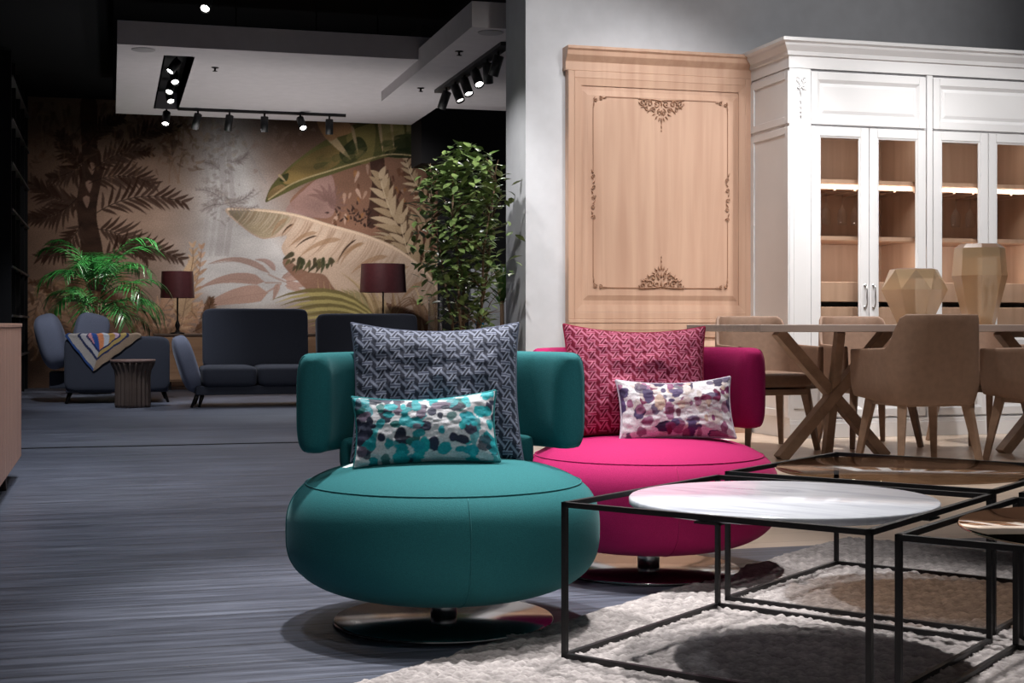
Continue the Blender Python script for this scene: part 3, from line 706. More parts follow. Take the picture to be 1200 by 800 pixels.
# ------------------------------------------------------------------ chunky woven rug
def rug():
    a0, a1, c0, c1 = -2.07, 0.05, 1.65, 4.80
    st = .0056
    na = int((a1-a0)/st); nc = int((c1-c0)/st)
    ga, gc = np.meshgrid(np.linspace(a0, a1, na), np.linspace(c0, c1, nc))
    wob = (fbm(nc, na, 10, 61)-.5)*.03; wob2 = (fbm(nc, na, 16, 67)-.5)*.02
    row = (gc+wob)/.033; ri = np.floor(row); rf = row-ri
    al = (ga+wob2)/.029 + (ri % 2)*.5
    half = np.where(rf < .5, 1, -1)
    li = al + half*(np.abs(rf-.5))*1.1            # slanted stitches: a plait
    lf = li - np.floor(li)
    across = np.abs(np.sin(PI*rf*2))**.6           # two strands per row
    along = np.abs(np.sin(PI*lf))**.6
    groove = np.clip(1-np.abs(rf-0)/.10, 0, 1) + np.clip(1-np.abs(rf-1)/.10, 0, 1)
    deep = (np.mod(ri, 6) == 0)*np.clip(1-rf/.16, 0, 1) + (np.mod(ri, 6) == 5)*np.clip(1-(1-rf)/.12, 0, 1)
    rnd = np.random.RandomState(5).rand(400, 400)
    ci = np.floor(li).astype(int) % 400; rr = (ri*2+(rf > .5)).astype(int) % 400
    amp = .65+.5*rnd[rr, ci]
    fz = fbm(nc, na, 90, 71, 2)
    fz2 = fbm(nc, na, 140, 79, 2)
    z = .004 + .0095*across**.7*along*amp - .006*deep + .008*(fz-.5) + .010*(fz2-.5)
    ea = np.minimum(ga-a0, a1-ga); ec = np.minimum(gc-c0, c1-gc); e = np.minimum(ea, ec)
    edge = np.clip((e + (fbm(nc, na, 60, 75, 2)-.5)*.03)/.03, 0, 1)**.5
    z = z*edge + .001
    inner = np.clip(e/.02, 0, 1)
    ja = (fbm(nc, na, 50, 81, 2)-.5)*.035*(1-np.clip(e/.06, 0, 1)); 
    A = ga+ja; Cc = gc+ja*.8
    sn, co = math.sin(math.radians(36.5)), math.cos(math.radians(36.5))
    lat = A*co + Cc*sn; d = -A*sn + Cc*co
    X = lat*CS + d*SN; Y = -lat*SN + d*CS
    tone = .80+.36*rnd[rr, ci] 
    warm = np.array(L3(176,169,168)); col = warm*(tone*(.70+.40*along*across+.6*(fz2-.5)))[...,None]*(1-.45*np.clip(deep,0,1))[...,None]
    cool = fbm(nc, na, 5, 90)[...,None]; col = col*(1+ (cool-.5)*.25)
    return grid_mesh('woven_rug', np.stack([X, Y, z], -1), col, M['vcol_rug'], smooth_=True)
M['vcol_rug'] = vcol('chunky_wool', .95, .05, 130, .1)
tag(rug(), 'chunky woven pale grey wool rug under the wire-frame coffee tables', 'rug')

# ------------------------------------------------------------------ oak wall panel
YP = 9.24
def spiral(cx, cz, r0, turns, a0, sg=1, n=26, y=YP-.022):
    return [(cx + sg*r0*(1-.85*i/n)*math.cos(a0+2*PI*turns*i/n), y, cz + r0*(1-.85*i/n)*math.sin(a0+2*PI*turns*i/n)) for i in range(n+1)]
def leafdrop(mb, x, z, dx, dz, w, y=YP-.02):
    L = math.hypot(dx, dz); px, pz = -dz/L, dx/L
    pts = [(x+dx*t, y, z+dz*t) for t in np.linspace(0,1,7)]
    mb.tube(pts, [max(.0012, w*math.sin(PI*min(.98,t**.7+.02))) for t in np.linspace(0,1,7)], 6)
oak = thing('oak_wall_panel', 'tall pale oak wall panel with carved scroll ornaments, left of the white cabinets', 'wall panel', (3.0, YP, 0))
oakI = Matrix.Translation((-3.0,-YP,0))
def oakpart(mb, name, mat, bevel=0, label=None, parent=oak):
    mb.v = [tuple(Vector(p) + Vector((-3.0,-YP,0))) for p in mb.v]; return mb.build(name, mat, parent, bevel, label)
x0, x1 = 3.0, 4.36
oakpart(MB().box(x0, x1, YP, 9.298, .10, 2.58), 'backboard', M['oak'])
def frame_ring(mb, xa, xb, za, zb, w, y0, y1, prof=True):
    # moulded picture-frame ring, mitred: two steps
    for (xi, xo, zi, zo) in (): pass
    o = [(xa,za),(xb,za),(xb,zb),(xa,zb)]; i_ = [(xa+w,za+w),(xb-w,za+w),(xb-w,zb-w),(xa+w,zb-w)]
    vs = [(p[0],y1,p[1]) for p in o] + [(p[0],y0,p[1]) for p in o] + [(p[0],y0+(y1-y0)*.35,p[1]) for p in i_] + [(p[0],y1,p[1]) for p in i_]
    fs = []
    for k in range(4):
        j = (k+1) % 4; fs += [(k,j,4+j,4+k),(4+k,4+j,8+j,8+k),(8+k,8+j,12+j,12+k)]
    mb.add(vs, fs)
fr = MB()
for za, zb in ((.80, 2.50), (.12, .775)):
    fr.box(x0, x0+.045, YP-.014, YP, za, zb); fr.box(x1-.045, x1, YP-.014, YP, za, zb)
    fr.box(x0+.045, x1-.045, YP-.014, YP, za, za+.05); fr.box(x0+.045, x1-.045, YP-.014, YP, zb-.05, zb)
oakpart(fr, 'frame', M['oak'], .004)
md = MB(); frame_ring(md, x0+.045, x1-.045, .85, 2.45, .05, YP-.014, YP); frame_ring(md, x0+.045, x1-.045, .17, .725, .05, YP-.014, YP)
oakpart(md, 'moulding', M['oak'])
rp = MB()
for za, zb in ((.93, 2.37), (.245, .65)):
    a = [(x0+.105,za),(x1-.105,za),(x1-.105,zb),(x0+.105,zb)]; b = [(x0+.14,za+.035),(x1-.14,za+.035),(x1-.14,zb-.035),(x0+.14,zb-.035)]
    rp.add([(p[0],YP,p[1]) for p in a]+[(p[0],YP-.012,p[1]) for p in b], [(0,1,5,4),(1,2,6,5),(2,3,7,6),(3,0,4,7),(4,5,6,7)])
oakpart(rp, 'raised_field', M['oak'])
cr = MB(); cr.prism([(YP-.012,2.50),(YP-.012,2.56),(YP-.05,2.60),(YP-.055,2.63),(YP-.07,2.64),(YP-.07,2.66),(9.298,2.66),(9.298,2.50)], x0-.02, x1, 'x')
cr.box(x0, x1, YP-.018, YP, .775, .80); cr.box(x0-.002, x1, YP-.02, 9.298, 0, .12)
oakpart(cr, 'cornice', M['oak'], .003)
# inlaid line and carved scrolls
lx0, lx1 = at(694,0,YP).x, at(852,0,YP).x; lz0, lz1 = 1.015, 2.325
ln = MB(); yl = YP-.013; w = .005
mx = (lx0+lx1)/2
for xa, xb, za, zb in ((lx0+.09, mx-.17, lz1, lz1+w),(mx+.17, lx1-.09, lz1, lz1+w),(lx0+.09, mx-.17, lz0, lz0+w),(mx+.17, lx1-.09, lz0, lz0+w),
                       (lx0, lx0+w, lz0+.07, 1.48),(lx0, lx0+w, 1.80, lz1-.07),(lx1-w, lx1, lz0+.07, 1.48),(lx1-w, lx1, 1.80, lz1-.07)):
    ln.box(xa, xb, yl-.004, yl+.002, za, zb)
oakpart(ln, 'inlay_line', M['oak_dk'])
def big_orn(sg, zb):
    o = MB(); yy = yl-.006
    for s_ in (-1,1):
        for px, pz, r, tn, a0, fl, w_ in ((.140,.022,.026,1.3,PI,-1,.0045),(.088,.030,.028,1.25,.4,1,.0045),(.036,.030,.024,1.2,2.2,-1,.004),(.062,.075,.022,1.2,.2,1,.004),(.022,.092,.017,1.1,1.4,-1,.0035),(.110,.066,.014,1.1,2.4,1,.003)):
            o.tube(spiral(mx+s_*px, zb+sg*pz, r, tn, a0*sg, s_*fl, 22, yy), w_, 6)
        o.tube([(mx+s_*.168,yy,zb),(mx+s_*.12,yy,zb+sg*.002),(mx+s_*.05,yy,zb+sg*.004),(mx,yy,zb+sg*.012)], .0045, 6)
        for px, pz, dx, dz in ((.05,.06,.03,.02),(.10,.05,.035,.012),(.03,.115,.02,.028),(.085,.072,.022,.026),(.045,.098,.026,.016),(.012,.125,.012,.03),(.125,.045,.03,.016),(.07,.010,.03,.014),(.015,.06,.02,.026)):
            leafdrop(o, mx+s_*px, zb+sg*pz, s_*dx, sg*dz, .0055, yy)
    for pz, dz, w_ in ((.01,.045,.007),(.07,.045,.0065),(.125,.05,.006),(.178,.028,.0045),(.210,.016,.004)): leafdrop(o, mx, zb+sg*pz, 0, sg*dz, w_, yy)
    return oakpart(o, 'scroll_ornament', M['oak_dk'])
big_orn(1, lz0); big_orn(-1, lz1)
for sx, xx in ((1, lx0), (-1, lx1)):
    o = MB()
    for k in range(5):
        zz = 1.50+k*.07
        o.tube(spiral(xx+sx*.004, zz, .016, 1.1, k*1.2, 1 if k % 2 else -1, 16), .004, 6); leafdrop(o, xx, zz+.02, sx*(.018 if k % 2 else -.012), .03, .005)
    oakpart(o, 'side_ornament', M['oak_dk'])
    for sz, zz in ((1, lz0), (-1, lz1)):
        o = MB(); o.tube(spiral(xx+sx*.02, zz+sz*.018, .016, 1.1, 2, sx, 16), .0045, 6); o.tube(spiral(xx+sx*.055, zz+sz*.010, .014, 1.1, 1, -sx, 16), .004, 6)
        leafdrop(o, xx+sx*.005, zz+sz*.035, 0, sz*.04, .005); leafdrop(o, xx+sx*.07, zz+sz*.006, sx*.03, 0, .005)
        oakpart(o, 'corner_ornament', M['oak_dk'])

# ------------------------------------------------------------------ white display cabinets
YC = 8.65
cx0 = at(925,0,YC).x; cxa = at(950,0,YC).x; cxm = at(1019.5,0,YC).x; cxb = at(1093,0,YC).x
Wd = (cxb-cxa)
def cabinet(xl, label, pilaster):
    xr = xl + Wd; xo = cx0 if pilaster else xl
    t = thing('display_cabinet', label, 'cabinet', (xo, YC, 0))
    def pt(mb, name, mat, bevel=0, parent=t, off=None, label=None):
        mb.v = [tuple(Vector(p) - Vector((xo, YC, 0))) for p in mb.v]; return mb.build(name, mat, parent, bevel, label)
    c = MB(); yb = 9.295
    c.box(xo, xl+.02, YC+.02, yb, .12, 2.48); c.box(xr-.02, xr-.0005, YC+.02, yb, .12, 2.48)
    c.box(xl+.02, xr-.02, YC+.02, yb, 2.10, 2.48); c.box(xl+.02, xr-.02, YC+.02, yb, .12, .62); c.box(xo+.01, xr-.0005, YC+.04, yb, 0, .12)
    c.box(xr-.045, xr-.0005, YC, YC+.02, .12, 2.48)
    pt(c, 'carcass', M['white'], .002)
    pt(MB().box(xl+.021, xr-.021, yb-.02, yb-.004, .62, 2.10), 'back_panel', M['oak_in'])
    for xa_ in (xl+.0205, xr-.032): pt(MB().box(xa_, xa_+.0115, YC+.03, yb-.021, .62, 2.10), 'side_lining', M['oak_in'])
    for z in (1.725, 1.34): pt(MB().box(xl+.033, xr-.033, YC+.06, yb-.021, z, z+.025), 'shelf', M['oak_in'])
    rk = MB()
    for k in range(6): rk.box(xl+.08+k*(Wd-.16)/5-.008, xl+.08+k*(Wd-.16)/5+.008, YC+.10, yb-.10, 1.678, 1.688)
    rk.box(xl+.05, xr-.05, YC+.10, YC+.115, 1.688, 1.725); rk.box(xl+.05, xr-.05, yb-.115, yb-.10, 1.688, 1.725)
    pt(rk, 'stemware_rack', M['oak_in'])
    for z0_, z1_ in ((.92,1.055),(.76,.885)): pt(MB().box(xl+.034, xr-.034, YC+.09, yb-.03, z0_, z1_), 'drawer', M['oak_in'], .003)
    # upper raised panel and lower solid door
    def raised(xa, xb, za, zb):
        m = MB(); fw = .05
        m.box(xa, xa+fw, YC-.002, YC+.02, za, zb); m.box(xb-fw, xb, YC-.002, YC+.02, za, zb); m.box(xa+fw, xb-fw, YC-.002, YC+.02, za, za+fw); m.box(xa+fw, xb-fw, YC-.002, YC+.02, zb-fw, zb)
        a = [(xa+fw,za+fw),(xb-fw,za+fw),(xb-fw,zb-fw),(xa+fw,zb-fw)]; g = .022
        b = [(p[0]+g*(1 if k in (0,3) else -1), p[1]+g*(1 if k in (0,1) else -1)) for k, p in enumerate(a)]; g2 = .045
        c_ = [(p[0]+g2*(1 if k in (0,3) else -1), p[1]+g2*(1 if k in (0,1) else -1)) for k, p in enumerate(a)]
        m.add([(p[0],YC-.002,p[1]) for p in a]+[(p[0],YC+.014,p[1]) for p in b]+[(p[0],YC+.004,p[1]) for p in c_],
              [(0,1,5,4),(1,2,6,5),(2,3,7,6),(3,0,4,7),(4,5,9,8),(5,6,10,9),(6,7,11,10),(7,4,8,11),(8,9,10,11)])
        return m
    xe = xr-.05
    pt(raised(xl+.004, xe-.004, 2.112, 2.462), 'upper_panel', M['white'], .002)
    mid = (xl+xe)/2
    for k, (xa, xb) in enumerate(((xl+.004, mid-.002), (mid+.002, xe-.004))):
        m = MB(); fw = .062; za, zb = .60, 2.098
        m.box(xa, xa+fw, YC-.002, YC+.02, za, zb); m.box(xb-fw, xb, YC-.002, YC+.02, za, zb); m.box(xa+fw, xb-fw, YC-.002, YC+.02, za, za+fw); m.box(xa+fw, xb-fw, YC-.002, YC+.02, zb-fw, zb)
        d = pt(m, 'door', M['white'], .003)
        bd = MB(); frame_ring(bd, xa+fw, xb-fw, za+fw, zb-fw, .012, YC+.002, YC+.016); pt(bd, 'glazing_bead', M['white'], 0, d)
        pt(MB().box(xa+fw-.004, xb-fw+.004, YC+.010, YC+.014, za+fw-.004, zb-fw+.004), 'pane', M['pane'], 0, d)
        hx = (xb-.03) if k == 0 else (xa+.03)
        h = MB(); zc = .955; pts = [(hx,YC-.002,zc+.075),(hx,YC-.022,zc+.07),(hx,YC-.030,zc+.04),(hx,YC-.026,zc),(hx,YC-.030,zc-.04),(hx,YC-.022,zc-.07),(hx,YC-.002,zc-.075)]
        h.tube(pts, [.008,.006,.004,.006,.004,.006,.008], 8); h.lathe([(.011,0),(.011,.006)], 12, (0,0,0), M=Matrix.Translation((hx,YC-.008,zc+.075)) @ Matrix.Rotation(-PI/2,4,'X')); h.lathe([(.011,0),(.011,.006)], 12, (0,0,0), M=Matrix.Translation((hx,YC-.008,zc-.075)) @ Matrix.Rotation(-PI/2,4,'X'))
        pt(h, 'handle', M['steel'], 0, d)
        pt(raised(xa, xb, .14, .585), 'lower_door', M['white'], .002)
    pl = MB(); pl.box(xo, xr-.0005, YC-.012, YC+.04, 0, .10); pl.box(xo, xr-.0005, YC-.006, YC+.04, .10, .125); pt(pl, 'plinth', M['white'], .003)
    if pilaster:
        p = MB(); p.box(xo, xl, YC-.004, YC+.02, .125, 2.48); p.box(xo+.03, xl-.03, YC-.008, YC-.004, .2, 2.40)
        pp = pt(p, 'pilaster', M['white'], .003)
        o = MB(); pcx = (xo+xl)/2; yy = YC-.016
        for s_ in (-1,1):
            o.tube(spiral(pcx+s_*.022, 2.40, .020, 1.2, 1, s_, 18, yy), .006, 6); o.tube(spiral(pcx+s_*.018, 2.355, .016, 1.1, 2, s_, 18, yy), .005, 6)
            leafdrop(o, pcx+s_*.01, 2.37, s_*.025, .05, .007, yy)
        for z, L in ((2.34,.05),(2.275,.035),(2.235,.03),(2.20,.025),(2.17,.02)): leafdrop(o, pcx, z, 0, -L, .008, yy)
        o.add([(pcx-.045,YC-.004,2.335),(pcx+.045,YC-.004,2.335),(pcx+.045,YC-.004,2.43),(pcx-.045,YC-.004,2.43),(pcx-.045,YC-.012,2.335),(pcx+.045,YC-.012,2.335),(pcx+.045,YC-.012,2.43),(pcx-.045,YC-.012,2.43)],[(0,1,5,4),(1,2,6,5),(2,3,7,6),(3,0,4,7),(4,5,6,7)])
        pt(o, 'carved_ornament', M['white'], 0, pp)
        sd = MB()
        for za, zb in ((.14,2.09),(2.11,2.46)):
            sd.box(xo-.010, xo, YC+.0, YC+.05, za, zb); sd.box(xo-.010, xo, 9.18, 9.23, za, zb); sd.box(xo-.010, xo, YC+.05, 9.18, zb-.05, zb); sd.box(xo-.010, xo, YC+.05, 9.18, za, za+.05)
        pt(sd, 'side_panel', M['white'], .003)
    return t
cabinet(cxa, 'white panelled display cabinet with glass doors and carved pilaster beside the oak panel', True)
cabinet(cxb, 'white panelled display cabinet with glass doors, behind the tall faceted vase', False)
cabinet(cxb+Wd, 'white panelled display cabinet cut off by the right edge', False)
co = MB(); xe = cxb+2*Wd
prof = [(0,2.482),(0,2.56),(-.015,2.565),(-.02,2.59),(-.05,2.625),(-.055,2.64),(-.075,2.65),(-.075,2.672)]
path = [((cx0, 9.232), (-1, 0)), ((cx0, YC), (-1, -1)), ((xe, YC), (0, -1))]
vs = []; fs = []
for (p, nrm) in path:
    for o_, z in prof: vs.append((p[0]+nrm[0]*(-o_+.006), p[1]+nrm[1]*(-o_+.006), z))
n_ = len(prof)
for i in range(2):
    for k in range(n_-1): fs.append((i*n_+k, (i+1)*n_+k, (i+1)*n_+k+1, i*n_+k+1))
co.add(vs, fs); co.add([vs[n_-1], vs[2*n_-1], vs[3*n_-1], (xe, 9.29, 2.672), (cx0, 9.29, 2.672)], [(0,1,2,3,4)])
co.box(cx0, xe, YC, 9.29, 2.482, 2.56)
tag(co.build('cabinet_cornice', M['white']), 'stepped white cornice running along the top of the display cabinets', 'cornice')
# hanging wine glasses
def wine_glass(loc, label):
    g = MB().lathe([(.034,0),(.033,-.003),(.005,-.006),(.0035,-.02),(.0035,-.085),(.012,-.095),(.030,-.12),(.036,-.15),(.033,-.19),(.028,-.215)], 20, smooth=True)
    o = g.build('wine_glass', M['clear']); o.location = loc; o.data.polygons[-1].use_smooth = False
    return tag(o, label, 'wine glass', 'wine glasses hanging in the display cabinets')
ordn = ['first','second','third','fourth','fifth','sixth','seventh','eighth']
def glasses(xs, where):
    for k, xx in enumerate(xs):
        p = at(xx, 0, YC+.30); wine_glass((p.x, YC+.30, 1.676), f'{ordn[k]} wine glass from left hanging behind {where}')
glasses((968,987,1002), 'the leftmost cabinet door'); glasses((1120,1137), 'the glass door above the tall vase')

# ------------------------------------------------------------------ dining table, chairs, vases
YT = 7.365
tb = thing('dining_table', 'long grey-brown wooden dining table on crossed beam legs', 'dining table', (4.715, YT, 0))
MB().box(-1.42, 1.60, -.5, .5, .724, .764).build('tabletop', M['tabletop'], tb, .004)
for px in (-.725, .725):
    hub = Vector((px, 0, .385)); sp = .34
    for sg in (1, -1):
        MB().beam((px-sg*sp, -.012*sg, 0), (px+sg*sp, -.012*sg, .724), .06, .075, up=(0,1,0)).build('leg', M['walnut'], tb, .003)
    MB().beam((px+.015, .10, 0), (px-.01, -.10, .724), .05, .05, up=(1,0,0)).build('leg', M['walnut'], tb, .003)
def dining_chair(label, loc, rz):
    t = thing('dining_chair', label, 'dining chair', loc, rz, )
    # shell: U in plan opening to -y; local back at +y
    n, m = 48, 10; Wb = .27; Dp = .25
    vs = []; fs = []
    def ring(u):      # u -1..1 along the U
        s_ = abs(u); sg = math.copysign(1, u)
        # straight arm then corner then back
        if s_ > .62:
            k = (s_-.62)/.38; return Vector((sg*(Wb+.012*k), .13 - k*(.13+Dp-.02), 0)), 1-k
        if s_ > .36:
            k = (s_-.36)/.26; a = k*PI/2; R = .11
            return Vector((sg*(Wb-R+R*math.sin(a)), .13+R*math.cos(a), 0)), 1.0
        return Vector((sg*(Wb-.11)*(s_/.36), .24, 0)), 1.0
    for side in (0,1):
        for i in range(n+1):
            u = -1+2*i/n; p, q = ring(u); s_ = abs(u)
            q_ = min(1, max(0, (s_-.47)/.15)); q_ = q_*q_*(3-2*q_)
            top = .818 - .176*q_ - .012*max(0,(s_-.62)/.38)
            bot = .345 + (.03*((s_-.6)/.4) if s_ > .6 else 0)
            for j in range(m+1):
                z = bot+(top-bot)*j/m
                k = max(0, (z-.46))/.36
                inset = 0.0 if side == 0 else .034*(1-.35*j/m)
                lean = .055*k*max(0,1-max(0,s_-.25)/.35)
                ctr = Vector((0, .0, 0)); d = (p-ctr); l = max(.01, 1-inset/d.length)
                x = p.x*l*(1-.05*k); y = p.y*l + lean
                if s_ > .62: x = (p.x-math.copysign(inset,p.x))*(1+.0*k); y = p.y
                low = max(0, (.46-z)/.115); x *= 1-.10*low**1.5; y *= 1-.06*low**1.5
                vs.append((x, y, z))
    K = (n+1)*(m+1)
    def id_(s_, i, j): return s_*K + i*(m+1)+j
    for i in range(n):
        for j in range(m):
            fs.append((id_(0,i,j), id_(0,i,j+1), id_(0,i+1,j+1), id_(0,i+1,j))); fs.append((id_(1,i,j), id_(1,i+1,j), id_(1,i+1,j+1), id_(1,i,j+1)))
        fs.append((id_(0,i,m), id_(1,i,m), id_(1,i+1,m), id_(0,i+1,m))); fs.append((id_(0,i,0), id_(0,i+1,0), id_(1,i+1,0), id_(1,i,0)))
    for j in range(m):
        fs.append((id_(0,0,j), id_(1,0,j), id_(1,0,j+1), id_(0,0,j+1))); fs.append((id_(0,n,j), id_(0,n,j+1), id_(1,n,j+1), id_(1,n,j)))
    sh = recalc(MB().add(vs, fs, True).build('shell', M['chairleather'], t)); sh.data.polygons.foreach_set('use_smooth', [True]*len(sh.data.polygons))
    es = sh.modifiers.new('edge', 'BEVEL'); es.width = .008; es.segments = 2; es.limit_method = 'ANGLE'; es.angle_limit = .9
    MB().soft((0,-.01,.425), (.232,.232,.05), .35, e2=.5).build('seat', M['chairleather'], t)
    bs = MB(); bs.box(-.20,.20,-.20,.19,.335,.372); bs.build('seat_frame', M['walnut'], t, .003)
    for sx in (-1,1):
        for sy in (-1,1):
            MB().beam((sx*.185, sy*.165, .375), (sx*.235, sy*.235, 0), .05, .05, (0,0,1), .03, .03).build('leg', M['walnut'], t, .003)
    return t
ch = dining_chair('tan armchair seen from behind, tucked in front of the faceted vases', (4.17, 6.76, 0), PI-.03)
dup(ch, (4.97, 6.74, 0), PI+.10, 'tan armchair seen from behind, cut off by the right edge')
dup(ch, (3.90, 8.06, 0), 0.02, 'tan armchair on the far side of the table, nearest the oak panel')
dup(ch, (4.62, 8.07, 0), -.02, 'tan armchair on the far side of the table, below the left cabinet glass doors')
dup(ch, (5.43, 8.06, 0), 0.02, 'tan armchair on the far side of the table, half hidden at the right')
for c in [o for o in C.objects if o.name.startswith('dining_chair')]: c['group'] = 'chairs around the dining table'
def facet(levels, n, twist=None):
    mb = MB(); vs = []; fs = []
    for i, (r, z, ph) in enumerate(levels):
        for k in range(n):
            a = 2*PI*(k+ph)/n; vs.append((r*math.cos(a), r*math.sin(a), z))
    for i in range(len(levels)-1):
        p0, p1 = levels[i][2], levels[i+1][2]
        for k in range(n):
            k2 = (k+1) % n
            if abs(p0-p1) < .01: fs.append((i*n+k, i*n+k2, (i+1)*n+k2, (i+1)*n+k))
            elif p1 > p0: fs += [(i*n+k, i*n+k2, (i+1)*n+k), (i*n+k2, (i+1)*n+k2, (i+1)*n+k)]
            else: fs += [(i*n+k, i*n+k2, (i+1)*n+k2), (i*n+k, (i+1)*n+k2, (i+1)*n+k)]
    fs.append(tuple(range(n-1,-1,-1)))
    return mb.add(vs, fs)
def vase(name, levels, n, loc, rz, label, cham=.004, cr=.90):
    t = thing(name, label, 'vase', loc, rz)
    v = facet(levels, n).build('body', M['vase'], t)
    r, z, ph = levels[-1]
    # open mouth: rim and dark inner wall
    inn = MB(); vs = []
    for rr, zz in ((r, z), (r*cr, z+cham), (r*(cr-.04), z-.02), (r*.95, z-.05)):
        for k in range(n): a = 2*PI*(k+ph)/n; vs.append((rr*math.cos(a), rr*math.sin(a), zz))
    fs = [(i*n+k, i*n+(k+1)%n, (i+1)*n+(k+1)%n, (i+1)*n+k) for i in range(3) for k in range(n)] + [tuple(3*n+k for k in range(n))]
    inn.add(vs, fs).build('rim', M['vase_rim'], t)
    return t
M['vase_rim'] = plain('smoky_vase_rim', S(116,94,80), .25)
v1 = at(1071,380,7.30); v2 = at(1148,380,7.42)
vase('faceted_vase', [(.095,0,.0),(.19,.20,.0),(.138,.318,.5)], 7, (v1.x, 7.30, .764), .2, 'squat round faceted champagne glass vase on the dining table')
vase('faceted_vase', [(.088,0,0),(.160,.29,0),(.145,.455,0)], 8, (v2.x, 7.42, .764), .28, 'tall tapered faceted champagne glass vase on the dining table', .024, .80)

# ------------------------------------------------------------------ left slatted sideboard, black shelving
sd = thing('slatted_sideboard', 'pinkish oak sideboard with vertical slats cut off by the left edge', 'sideboard', (-.437, 6.6, 0))
MB().box(-.46, -.016, -1.1, 1.0, .10, .752).build('body', M['slat_dk'], sd)
MB().box(-.47, .004, -1.11, 1.006, .752, .77).build('top', M['slat'], sd, .002)
y = -1.1; k = 0
sl = MB()
while y < .985:
    w_ = .088
    sl.box(-.016, .0, y, min(y+w_, 1.0), .10, .752); y += w_+.016
sl.box(-.45, .0, .990, 1.003, .10, .752)
sl.build('slats', M['slat'], sd, .002)
for yy in (-.9, .35): 
    MB().beam((-.06,yy,.10),(-.05,yy,0),.06,.08,(0,1,0),.045,.05).build('leg', M['slat_dk'], sd); MB().beam((-.40,yy,.10),(-.41,yy,0),.06,.08,(0,1,0),.045,.05).build('leg', M['slat_dk'], sd)
bs = thing('black_shelving', 'tall black shelving unit standing by the mural at the left edge', 'shelving', (-.95, 16.4, 0))
b = MB(); b.box(-1.6, 0, -1.5, -1.46, 0, 3.48); b.box(-1.6, -1.56, -1.46, 1.5, 0, 3.48)
b.build('side_panel', M['black'], bs)
for k, yy in enumerate((-.75, 0, .75, 1.46)): MB().box(-1.55, -.005, yy-.02, yy+.02, 0, 3.48).build('upright', M['black'], bs)
M['shelf_edge'] = plain('dark_shelf_board', S(66,64,66), .6)
for z in (.42, .84, 1.33, 1.90, 2.36, 2.80, 3.22): MB().box(-1.55, .012, -1.455, 1.5, z, z+.022).build('shelf', M['shelf_edge'], bs)

# ------------------------------------------------------------------ sofas
def leg_tube(p, q, par): return MB().tube([p, q], [.022,.013], 10).build('leg', M['lampbase'], par)
sa = thing('sofa', 'charcoal sofa facing the camera with two high back cushions', 'sofa', (1.9, 13.7, 0))
MB().box(-1.15,1.35,-.36,.38,.115,.20).build('base', M['sofa'], sa, .01)
for k in range(4): MB().soft((-.845+k*.51, -.06, .285), (.252,.36,.098), .22, e2=.35).build('seat_cushion', M['sofa'], sa)
for k, (xx, hx, hz, tl) in enumerate(((-.545,.505,.285,-.10),(.555,.505,.26,-.20))):
    MB().soft((0,0,0), (hx,.085,hz), .16, 56, 28, Matrix.Translation((xx,.33,.345+hz)) @ Matrix.Rotation(tl,4,'X'), e2=.16).build('back_cushion', M['sofa'], sa)
for sx, xx in ((-1,-1.22),(1,1.30)):
    MB().soft((0,0,0), (.085,.37,.27), .45, 36, 24, Matrix.Translation((xx,-.05,.40)) @ Matrix.Rotation(sx*-.30*-1*(1 if sx<0 else 1),4,'Y'), e2=.6).build('arm_cushion', M['pillow_grey'] if sx < 0 else M['sofa'], sa)
for xx in (-1.09, 1.25):
    for yy in (-.30, .32): leg_tube((xx,yy,.115), (xx+.03*(1 if xx>0 else -1),yy,0), sa)
leg_tube((-1.12,-.30,.16), (-1.19,-.33,0), sa)
sc = thing('chaise_sofa', 'charcoal sofa seen from behind with tilted end pillow and a throw over it', 'sofa', (.06, 14.75, 0))
MB().soft((0,-.36,.385), (.495,.10,.265), .18, 52, 24, e2=.22).build('backrest', M['sofa'], sc)
MB().soft((0,.05,.28), (.495,.40,.11), .2, e2=.3).build('seat_cushion', M['sofa'], sc)
MB().box(-.48,.48,-.42,.42,.105,.20).build('base', M['sofa'], sc, .01)
MB().soft((0,0,0), (.135,.30,.275), .55, 36, 24, Matrix.Translation((-.615,-.15,.60)) @ Matrix.Rotation(-.28,4,'Y'), e2=.65).build('arm_cushion', M['pillow_grey'], sc)
MB().box(-.64,-.46,-.20,.25,.14,.30).build('arm_support', M['sofa'], sc, .01)
for xx in (-.44,.44):
    for yy in (-.36,.36): leg_tube((xx,yy,.11), (xx+.04*(1 if xx>0 else -1),yy-.02,0), sc)
pl = MB().soft((0,0,0), (.165,.08,.20), .45, 30, 20, e2=.55).build('sofa_pillow', M['pillow_grey'])
pl.location = (-.19, 14.75, .675); pl.rotation_euler = (-.15, .22, .25); tag(pl, 'grey scatter pillow on the sofa behind the printed throw', 'cushion')
